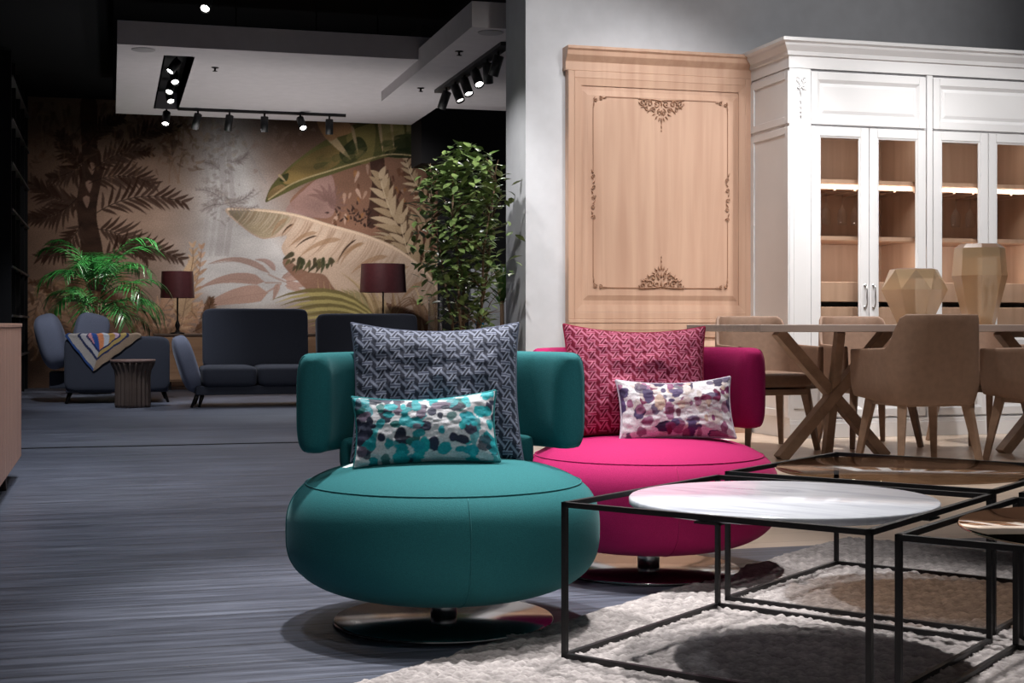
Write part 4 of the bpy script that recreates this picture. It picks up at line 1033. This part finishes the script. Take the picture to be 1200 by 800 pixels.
# throw: a printed square with one corner hanging over the sofa's back
def throw():
    nu, nv = 90, 80; yF = 14.75-.36-.108; zT = .652
    xa, xb, xm = at(76,0,14.28).x, at(166,0,14.28).x, at(109,0,14.28).x
    P = np.zeros((nv, nu, 3)); col = np.zeros((nv, nu, 3))
    for j in range(nv):
        t = j/(nv-1)                       # 0 tip .. 1 far side
        for i in range(nu):
            s_ = i/(nu-1)
            if t < .62:
                k = t/.62; l = xm+(xa-xm)*k; r = xm+(xb-xm)*k; x = l+(r-l)*s_; z = zT-.34*(1-k); y_ = yF - .006 - .006*math.sin(s_*14+k*3)*k
            else:
                k = (t-.62)/.38; l = xa+(.10)*k; r = xb-.05*k; x = l+(r-l)*s_; a = min(1, k/.45)*PI/2
                z = zT+.008+.014*math.sin(a); y_ = yF-.006+.02*(1-math.cos(a))+max(0,k-.3)*.20
            P[j,i] = (x, y_, z+.004*math.sin(x*60))
            e = min(s_, 1-s_)*(t/.62 if t < .62 else 1)*1.0
            c = (150,142,136)
            if s_ < .5 and e < .035: c = (40,72,130)
            elif e < .16: c = (168,160,154) if s_ < .5 else (150,128,108)
            elif e < .20: c = (34,44,84)
            elif e < .27: c = (186,182,186) if s_ < .5 else (176,150,90)
            elif e < .30: c = (30,40,90)
            else: c = [(214,150,160),(44,80,150),(222,140,96),(196,200,210),(190,150,84),(200,170,190)][int(s_*13+t*4) % 6]
            col[j,i] = L3(*c)
    o = grid_mesh('throw_blanket', P, col, M['vcol_throw']); so = o.modifiers.new('thick','SOLIDIFY'); so.thickness = .006; so.offset = 1
    return tag(o, 'printed throw with blue, orange and yellow pattern draped over the sofa back', 'blanket')
throw()
# fluted side table
st = thing('fluted_side_table', 'dark fluted drum side table standing in front of the throw', 'side table', (.193, 13.6, 0))
flt = lambda a: 1+.05*math.cos(22*a)
M['flute'] = plain('dark_stained_wood', S(84,70,64), .55)
MB().lathe([(.150,0),(.155,.03),(.152,.20),(.152,.29),(.160,.34),(.185,.39),(.192,.418)], 264, rad=flt).build('fluted_body', M['flute'], st)
MB().lathe([(.200,.418),(.204,.421),(.204,.437),(.200,.441),(0,.441)], 64).build('top', plain('table_top_brown', S(120,96,90), .4), st)
# wooden sideboard against the mural, with lamps
sb = thing('sideboard', 'long low wooden sideboard against the mural behind the sofas', 'sideboard', (2.1, 17.2, 0))
M['oakm'] = wood('mid_oak', S(150,112,84), S(176,136,104), (1.5,14,14))
MB().box(-1.6,1.6,-.22,.24,.10,.63).build('body', M['oakm'], sb, .003); MB().box(-1.62,1.62,-.24,.26,.63,.655).build('top', plain('sideboard_top', S(96,76,64), .4), sb, .003)
for k in range(4): MB().box(-1.58+k*.79+.01, -1.58+k*.79+.78, -.235, -.221, .12, .615).build('door', M['oakm'], sb, .003)
for xx in (-1.45,1.45):
    for yy in (-.15,.18): MB().beam((xx,yy,.10),(xx,yy,0),.05,.05).build('leg', M['lampbase'], sb)
def lamp(loc, R, h, stem, label):
    t = thing('table_lamp', label, 'lamp', loc)
    MB().lathe([(.085,0),(.085,.012),(.03,.022),(.018,.05),(.03,.10),(.022,.13),(.010,.16),(.010,stem+.05)], 24).build('base', M['lampbase'], t)
    sh = MB().lathe([(R,stem),(R*.93,stem+h)], 40); sh.f = sh.f[:-2]; sh.sm = sh.sm[:-2]
    sh.lathe([(R*.99,stem+.001),(R*.92,stem+h-.001)], 40); sh.f = sh.f[:-2]; sh.sm = sh.sm[:-2]
    s_ = sh.build('lamp_shade', M['shade'], t)
    b = MB()
    for k in range(3): a = k*2*PI/3; b.tube([(.009*math.cos(a),.009*math.sin(a),stem+.045),(R*.955*math.cos(a),R*.955*math.sin(a),stem+.06)], .003, 6)
    b.build('shade_carrier', M['lampbase'], t)
    return t
lamp((at(208,0,17.1).x, 17.1, .655), .195, .31, .42, 'dark aubergine table lamp beside the palm, on the sideboard')
lamp((at(449,0,17.1).x, 17.1, .655), .285, .345, .50, 'larger aubergine drum-shade lamp on the sideboard left of the ficus')
fr = MB(); fr.box(-.20,.20,-.012,.012,0,.014); fr.box(-.20,.20,-.012,.012,.166,.18); fr.box(-.20,-.186,-.012,.012,0,.18); fr.box(.186,.20,-.012,.012,0,.18)
tf = thing('picture_frame', 'small pale landscape frame on the sideboard behind the sofa', 'picture frame', (at(309,0,17.1).x, 17.1, .655+.06))
fr.build('frame', M['white'], tf); MB().box(-.186,.186,-.004,.006,.014,.166).build('picture', M['oakm'], tf)
MB().box(-.14,.14,-.05,.06,-.06,0).build('stand', M['lampbase'], tf)
bo = MB().lathe([(.03,0),(.062,.03),(.075,.09),(.07,.15),(.05,.19),(.055,.205),(.048,.205)], 24).build('dark_pot', plain('bronze_pot', S(74,52,40), .35), None)
bo.location = (at(350,0,17.1).x, 17.1, .655); tag(bo, 'small dark brown pot at the right end of the pale frame', 'pot')

# ------------------------------------------------------------------ plants
def leaf_quad(mb, p, d, L, w, fold=.10, up=Vector((0,0,1))):
    d = Vector(d).normalized(); s_ = d.cross(up)
    s_ = s_.normalized() if s_.length > 1e-3 else Vector((1,0,0)); n_ = s_.cross(d).normalized(); p = Vector(p)
    def Q(t, k): return p + d*L*t + s_*w/2*k + n_*(w*fold*abs(k) - L*.16*t*t)
    mb.add([Q(0,0), Q(.3,.85), Q(.6,.95), Q(1,0), Q(.6,-.95), Q(.3,-.85), Q(.3,0), Q(.6,0)], [(0,6,1),(6,7,2,1),(7,3,2),(0,5,6),(5,4,7,6),(4,3,7)], True)
fp = thing('ficus_tree', 'leafy green ficus tree in front of the grey dividing wall', 'tree', (at(546,0,9.3).x, 9.3, 0))
MB().lathe([(.12,0),(.15,.02),(.17,.30),(.175,.32),(.16,.32),(.155,.29),(0,.29)], 32).build('pot', M['terracotta'], fp)
tr = MB(); tips = []
for k in range(5):
    a = k*1.26+.3; b = Vector((.05*math.cos(a), .05*math.sin(a), .28))
    pts = [b]; dx = Vector((math.cos(a)*.10, math.sin(a)*.10, 0))
    for j in range(1,7): pts.append(b + dx*(j/6)**1.3*2.0 + Vector((rng.uniform(-.02,.02), rng.uniform(-.02,.02), j*.24)))
    tr.tube(pts, [.014-.0016*j for j in range(7)], 7)
    for j in range(2,7):
        for q in range(5):
            an = rng.uniform(0,2*PI); l = rng.uniform(.12,.34)*(1 if j < 6 else .6); e = pts[j]+Vector((math.cos(an)*l, math.sin(an)*l, l*rng.uniform(.1,.9))); rr_ = math.hypot(e.x, e.y); lim = .24; e = Vector((e.x*min(1,lim/rr_), e.y*min(1,lim/rr_), e.z))
            mid = (pts[j]+e)/2+Vector((0,0,.03)); tr.tube([pts[j], mid, e], [.004,.003,.0015], 5); tips += [mid, e, (mid+e)/2, (mid+e*3)/4]
tr.build('trunk', M['bark'], fp)
fo = MB(); cnt = 0
def crown_r(z): # half width of the crown at height z
    return np.interp(z, [.70,.85,1.05,1.3,1.6,1.78,1.90,2.0], [.16,.27,.34,.37,.36,.31,.17,.06])
while cnt < 1650:
    if rng.random() < .6:
        tp = rng.choice(tips); p = tp + Vector((rng.gauss(0,.05), rng.gauss(0,.05), rng.gauss(0,.06)))
    else:
        z = rng.uniform(.72,1.97); an = rng.uniform(0,2*PI); r_ = crown_r(z)*math.sqrt(rng.random()); p = Vector((r_*math.cos(an), r_*math.sin(an), z))
    if p.z < 1.02 and rng.random() < .6: continue
    if p.z < .72 or p.z > 1.99 or math.hypot(p.x,p.y) > crown_r(p.z): continue
    if p.x > .19 and p.y > -.16: continue
    an = rng.uniform(0,2*PI); d = Vector((math.cos(an), math.sin(an), rng.uniform(-.7,.9)))
    leaf_quad(fo, p, d, rng.uniform(.065,.10), rng.uniform(.032,.048), up=Vector((rng.uniform(-.4,.4),rng.uniform(-.4,.4),1))); cnt += 1
fo.build('foliage', M['ficus'], fp)
dr = thing('dracaena_plant', 'slim potted plant with a bare stem behind the ficus, by the grey wall', 'plant', (at(588,0,10.3).x, 10.3, 0))
MB().lathe([(.09,0),(.12,.02),(.14,.28),(.13,.28),(.12,.25),(0,.25)], 28).build('pot', M['terracotta'], dr)
MB().tube([(0,0,.24),(.005,0,.6),(0,0,1.08)], [.022,.019,.014], 10).build('stem', M['bark'], dr)
lf = MB()
for k in range(34):
    a = k*2.4; el = rng.uniform(.5,1.35); L = rng.uniform(.22,.36); z0 = rng.uniform(.90,1.08); pts = []; W2 = .016
    for j in range(6):
        t = j/5; h = L*t; pts.append(Vector((math.cos(a)*h*math.cos(el)*.75, math.sin(a)*h*math.cos(el)*.75, z0+h*math.sin(el)-.18*t*t*L)))
    vs = []; fs = []; sd_ = Vector((-math.sin(a), math.cos(a), 0))
    for j, p in enumerate(pts): w2 = W2*(1-(j/5)**2)+.001; vs += [p+sd_*w2, p-sd_*w2]
    for j in range(5): fs.append((2*j,2*j+1,2*j+3,2*j+2))
    lf.add(vs, fs)
lf.build('leaves', M['drac'], dr)
pm = thing('potted_palm', 'bright green areca palm standing behind the sofa with the throw', 'palm', (at(112,0,16.4).x, 16.4, 0))
MB().lathe([(.16,0),(.20,.02),(.23,.38),(.22,.38),(.21,.34),(0,.34)], 32).build('pot', M['terracotta'], pm)
st_ = MB()
for k in range(6): a = k; st_.tube([(.05*math.cos(a),.05*math.sin(a),.3),(.08*math.cos(a),.08*math.sin(a),.7),(.11*math.cos(a),.11*math.sin(a),1.0)], [.018,.014,.008], 8)
st_.build('stems', M['bark'], pm)
def frond(a, el, L, z0, droop, lean=0):
    mb = MB(); pts = []; n = 19
    for j in range(n+1):
        t = j/n; h = L*t; e = el - droop*t*t
        if j == 0: p = Vector((.08*math.cos(a), .08*math.sin(a), z0))
        else: p = pts[-1] + Vector((math.cos(a)*math.cos(e), math.sin(a)*math.cos(e), math.sin(e)))*(L/n)
        pts.append(p)
    mb.tube(pts, [.007*(1-.8*j/n) for j in range(n+1)], 5)
    for j in range(3, n+1):
        t = j/n; d = (pts[j]-pts[j-1]).normalized(); sd_ = Vector((-math.sin(a), math.cos(a), 0)); ll = .36*(1-.55*t)*(.55+.45*min(1,t*4))
        for sg in (-1,1):
            dd = (sd_*sg*.85 + d*(.45+.5*t) + Vector((rng.uniform(-.12,.12),rng.uniform(-.12,.12),.20-.5*t+rng.uniform(-.2,.2)))).normalized(); base = pts[j]; vs = []; fs = []
            up = dd.cross(d).normalized()*sg; wv = dd.cross(up).normalized()
            for q in range(4):
                s_ = q/3; pp = base + dd*ll*s_ + Vector((0,0,-.16*s_*s_*ll*2)); ww = .0065*(math.sin(PI*(.15+.8*s_))) if q < 3 else .001
                vs += [pp+wv*ww, pp-wv*ww]
            for q in range(3): fs.append((2*q,2*q+1,2*q+3,2*q+2))
            mb.add(vs, fs)
    return mb
fr_spec = [(3.4,1.15,1.0,1.25,1.5),(2.7,1.25,.95,1.3,1.3),(4.1,1.0,.9,1.1,1.7),(4.9,.9,.95,1.15,1.7),(5.6,.95,.95,1.1,1.8),(.1,.8,.90,1.0,1.5),(6.0,.45,.85,.95,1.5),(.8,1.0,.8,1.1,1.4),
           (1.6,1.2,.8,1.15,1.3),(3.0,.7,.75,1.0,1.6),(4.5,.45,.75,.9,1.6),(5.2,.35,.75,.9,1.5),(3.8,.55,.8,.95,1.7),(5.9,1.2,.95,1.25,1.6),(.4,.25,.7,.85,1.3)]
for k in range(16): fr_spec.append((k*.52+.2, rng.uniform(.3,1.3), rng.uniform(.7,.95), rng.uniform(.85,1.35), rng.uniform(1.4,1.9)))
for a, el, L, z0, dp in fr_spec: frond(a, el, L*(.88 if math.cos(a) > -.3 else .66), z0, dp).build('frond', M['palm'], pm)

# ------------------------------------------------------------------ behind the ficus
s2 = thing('low_console', 'low wooden console behind the ficus tree', 'console table', (2.85, 10.95, 0))
MB().box(-.62,.7,-.28,.25,.675,.71).build('top', M['oak'], s2, .003); MB().box(-.58,.66,-.24,.22,.08,.675).build('body', M['oakm'], s2, .003)
for xx in (-.5,.58):
    for yy in (-.2,.18): MB().beam((xx,yy,.08),(xx,yy,0),.05,.05).build('leg', M['lampbase'], s2)
bl = MB(); bl.lathe([(.035,0),(.04,.01),(.02,.03),(.04,.06),(.018,.09),(.036,.12),(.016,.15),(.030,.18),(.014,.20),(.022,.23),(.006,.26)], 20)
bo = bl.build('beaded_ornament', M['blue']); bo.location = (at(562,0,10.85).x, 10.85, .71); tag(bo, 'turquoise beaded glass ornament on the console behind the ficus', 'ornament')
gv = MB().lathe([(.055,0),(.055,.27),(.051,.27),(.051,.012),(0,.012)], 28).build('glass_vase', M['clear']); gv.location = (at(510,0,10.9).x, 10.9, .71); tag(gv, 'clear glass cylinder vase on the console left of the ficus trunk', 'vase')
pw = MB().box(3.26, 4.6, 13.0, 13.08, 0, 1.30).build('partition_panel', M['wall'], None, .004); tag(pw, 'low pale partition panel glimpsed behind the ficus leaves', 'partition')

# ------------------------------------------------------------------ ceiling fittings
def downspot(name, loc, rot, label, group, lens=M['lens'], L=.15, R=.042):
    """cylinder spotlight; hangs from loc, barrel along local -z after rot"""
    t = thing(name, label, 'spotlight', loc, 0, group); t.rotation_euler = (0,0,0)
    MB().tube([(0,0,0),(0,0,-.05)], .010, 8).build('mount', M['spot'], t)
    Mx = Matrix.Translation((0,0,-.05)) @ Matrix.Rotation(rot[1],4,'Z') @ Matrix.Rotation(rot[0],4,'X')
    b = MB().lathe([(R*.8,.02),(R,.015),(R,-L),(R*.86,-L),(R*.84,-L+.02),(0,-L+.02)][::-1], 20, M=Mx); recalc(b.build('barrel', M['spot'], t))
    MB().lathe([(0,0),(R*.8,0),(R*.8,.004),(0,.004)], 20, (0,0,-L+.022-.006), M=Mx).build('lens', lens, t)
    return t
tk = MB().box(0,1.82,-.02,.02,-.03,0).build('track_rail', M['spot']); tk.location = (.69, 15.72, ZP); tag(tk, 'black ceiling track running parallel to the mural', 'track rail')
g = 'spotlights on the ceiling track facing the mural'
for k, xx in enumerate((232,269,310,352,386)):
    p = at(xx,0,15.72)
    downspot('track_spotlight', (p.x, 15.72, ZP-.03), ((.55,.35,.12,-.75,.12)[k], (.4,.3,.1,.2,-.1)[k]), f'{ordn[k]} spotlight from left on the track facing the mural', g, M['lens'])
downspot('slot_spotlight', (.575, 15.75, ZP-.02), (-.6,-.2), 'lit spotlight hanging at the far end of the black ceiling slot', 'spotlights in the black ceiling slot')
for k, yy in enumerate((15.1, 14.5, 13.9, 13.3)):
    downspot('slot_spotlight', (.575, yy, ZP+.10), (-.7,(.2,-.3,.1,-.9)[k]), f'{ordn[k]} spotlight inside the black ceiling slot counting from the mural', 'spotlights in the black ceiling slot', L=.13, R=.04)
tk2 = MB().box(-.05,.05,0,2.4,-.03,0).build('track_rail', M['spot']); tk2.location = (3.015, 10.85, 3.0); tag(tk2, 'black ceiling track above the ficus by the grey wall', 'track rail')
for k, yy in enumerate((12.95, 12.6, 12.25, 11.85, 11.45, 11.1)):
    downspot('track_spotlight', (3.015, yy, 2.97), ((.5,-.5,-.55,-.7,.4,.4)[k], (.5,.5,.3,.1,-.4,.6)[k]), f'{ordn[k]} spotlight from the far end of the track above the ficus', 'spotlights on the track above the ficus', M['lens'] if k in (2,3) else M['lens_dim'])
p = at(243, -6, 11.6)
MBr = MB().tube([(0,0,0),(0,0,4.4-p.z)], .008, 6).build('hanging_rod', M['spot']); MBr.location = (p.x, p.y, p.z); tag(MBr, 'thin black rod carrying the lone spotlight at the top', 'rod')
downspot('lone_spotlight', (p.x, p.y, p.z), (-.8,-.3), 'lone lit spotlight high up in the black ceiling void', 'ceiling void spotlights', L=.12)
for (xx, yy, z, lab) in ((168,58,ZP,'flush round grey ceiling speaker near the left end of the pale soffit'), (575,38,3.0,'flush round grey ceiling speaker on the lowered soffit by the grey wall')):
    d = (z-CAMH)*F/(HZ-yy); w_ = cw((xx-600)*d/F, d, z)
    o = MB().lathe([(.10,0),(.10,-.004),(.094,-.007),(0,-.007)][::-1], 36).build('ceiling_speaker', plain('speaker_grille', S(150,146,147), .8)); o.location = w_; tag(o, lab, 'speaker')
for (xx, yy, z, lab) in ((252,79,ZP,'small sprinkler head left on the pale soffit'),(493,103,3.0,'small sprinkler head at the far end of the lowered soffit'),(538,60,3.0,'small sprinkler head beside the track above the ficus')):
    d = (z-CAMH)*F/(HZ-yy); w_ = cw((xx-600)*d/F, d, z)
    o = MB().lathe([(.035,0),(.035,-.004),(.010,-.008),(.009,-.03),(.022,-.032),(.022,-.036),(0,-.037)][::-1], 18).build('sprinkler_head', M['lampbase']); o.location = w_; tag(o, lab, 'sprinkler')
# bare services in the ceiling void
for (xa, xb, yy, zz, lab) in ((.3,2.5,13.2,4.0,'thin dark pipe crossing the black ceiling void'),):
    o = MB().tube([(xa,yy-.9,zz),(xb,yy+.7,zz+.1)], .03, 10).build('ceiling_pipe', M['charcoal']); tag(o, lab, 'pipe')
for k, (xx, lab) in enumerate(((1.05,'first thin hanger rod from left above the pale soffit'),(1.75,'second thin hanger rod from left above the pale soffit'),(2.3,'third thin hanger rod from left above the pale soffit'))):
    o = MB().tube([(xx,12.6,3.3),(xx,12.6,4.4)], .006, 6).build('hanger_rod', M['charcoal']); tag(o, lab, 'rod', 'hanger rods above the soffit')

# ------------------------------------------------------------------ light
def spot(loc, aim, power, deg=60, blend=.6, col=(1,.97,.93), r=.05):
    l = bpy.data.lights.new('spot_light', 'SPOT'); l.energy = power; l.spot_size = math.radians(deg); l.spot_blend = blend; l.color = col; l.shadow_soft_size = r
    o = bpy.data.objects.new('spot_light', l); C.objects.link(o); o.location = loc
    o.rotation_euler = (Vector(aim)-Vector(loc)).to_track_quat('-Z','Y').to_euler(); return o
cool = (.90,.94,1); neutral = (1,.97,.94); warm = (1,.9,.78)
# mural: the track lamps
for x0_, xx, pw_, zz in ((.75,-.3,62,1.2),(.9,.8,70,1.5),(1.5,1.6,85,1.6),(2.1,2.4,90,1.6),(2.45,3.4,135,1.6)): spot((x0_, 15.6, 2.88), (xx, 18, zz), pw_, 82, .9, neutral)
spot((.6,15.6,2.85), (-.15,16.3,1.0), 260, 42, .6, neutral)           # palm
# sofas and floor in front
spot((-.5,12.0,3.05), (-.1,14.4,.5), 190, 50, .7, cool); spot((1.6,14.6,3.05), (1.5,13.9,.6), 120, 75, .7, cool); spot((2.4,14.9,2.9), (2.3,14.3,.6), 60, 75, .7, cool)
spot((.3,12.6,3.0), (.6,13.4,.2), 45, 60, .8, cool)
# dark floor on the left
for x_, y_, p_ in ((.4,11.2,170),(-.1,8.6,230),(.2,6.2,190),(-.1,4.4,90)): spot((x_,y_,3.4), (x_,y_,0), p_, 85, .9, cool, .10)
spot((.9,6.0,3.4), (-.45,6.9,.5), 120, 45, .8, neutral, .08)
# seats
spot((.66,4.25,3.3), (.82,3.70,.4), 400, 44, .7, neutral, .06)
spot((1.75,4.9,3.3), (1.6,4.28,.4), 165, 40, .7, neutral, .06)
spot((1.8,4.05,3.3), (1.6,3.05,0), 370, 48, .7, neutral, .05)
spot((1.3,3.2,3.3), (1.2,2.4,0), 130, 46, .8, neutral, .08)
spot((.5,1.7,3.5), (.83,3.6,.55), 85, 24, .7, neutral, .06); spot((1.1,2.2,3.5), (1.6,4.1,.55), 58, 24, .7, neutral, .06)
# oak panel, column, cabinets, dining
spot((3.6,7.2,3.6), (3.7,9.24,1.5), 150, 62, .8, neutral, .08)
spot((2.6,6.8,3.7), (2.9,9.3,1.9), 190, 60, .9, neutral, .08)
spot((4.4,5.4,3.9), (4.6,9.3,3.1), 110, 60, .9, neutral, .1)
spot((1.5,8.9,2.9), (2.72,9.6,1.5), 90, 50, .8, neutral, .04)
spot((4.9,6.4,3.5), (4.7,8.65,1.3), 225, 62, .8, neutral, .08); spot((5.9,6.4,3.5), (5.8,8.65,1.3), 225, 62, .8, neutral, .08)
spot((4.3,7.95,3.5), (4.2,7.9,0), 290, 75, .8, neutral, .08); spot((2.9,6.2,3.5), (2.9,6.5,0), 190, 75, .8, neutral, .08)
spot((3.3,4.8,3.4), (4.3,7.0,.5), 80, 48, .8, warm, .08)
spot((2.9,7.9,3.5), (3.2,8.0,0), 170, 62, .8, neutral, .08); spot((5.0,5.9,3.5), (5.0,6.0,0), 130, 70, .8, neutral, .08)
# unseen area lights added to brighten the display cabinet interiors
for k in range(3):
    for z_, e_ in ((2.09,1.3),(1.715,1.6),(1.33,2.6)):
        l = bpy.data.lights.new('cabinet_fill_light', 'AREA'); l.shape = 'RECTANGLE'; l.size = Wd-.2; l.size_y = .03; l.energy = e_; l.color = (1,.95,.90)
        o = bpy.data.objects.new('cabinet_fill_light', l); C.objects.link(o); o.location = (cxa+Wd*(k+.5), YC+.075, z_); o.rotation_euler = (.45,0,0)
# ficus
spot((3.0,11.1,2.8), (2.4,9.6,1.5), 60, 60, .7, neutral); spot((3.3,11.5,2.9), (3.6,13,.8), 60, 60, .7, neutral); spot((1.7,7.2,3.4), (2.3,9.3,1.4), 230, 36, .8, neutral)
# hidden uplights added near the floor to brighten the pale soffit
for x_, y_, p_ in ((1.3,15.9,120),(2.3,14.6,120),(.7,12.9,70)): spot((x_,y_,.12), (x_,y_-.8,3.1), p_, 110, 1.0, neutral, .15)
w = bpy.data.worlds.new('room_ambient'); bpy.context.scene.world = w; w.use_nodes = True
w.node_tree.nodes['Background'].inputs[0].default_value = (.95,.97,1,1); w.node_tree.nodes['Background'].inputs[1].default_value = .15

cam = bpy.data.cameras.new('camera'); co_ = bpy.data.objects.new('camera', cam); C.objects.link(co_)
co_.location = (0,0,CAMH); co_.rotation_euler = (PI/2, 0, -YAW)
cam.sensor_width = 36; cam.lens = F/1200*36; cam.shift_y = -20/1200; cam.clip_end = 60
sc_ = bpy.context.scene; sc_.camera = co_
vs_ = sc_.view_settings; vs_.view_transform = 'Standard'; vs_.look = 'None'; vs_.gamma = 1; vs_.use_curve_mapping = False; vs_.exposure = 0.1
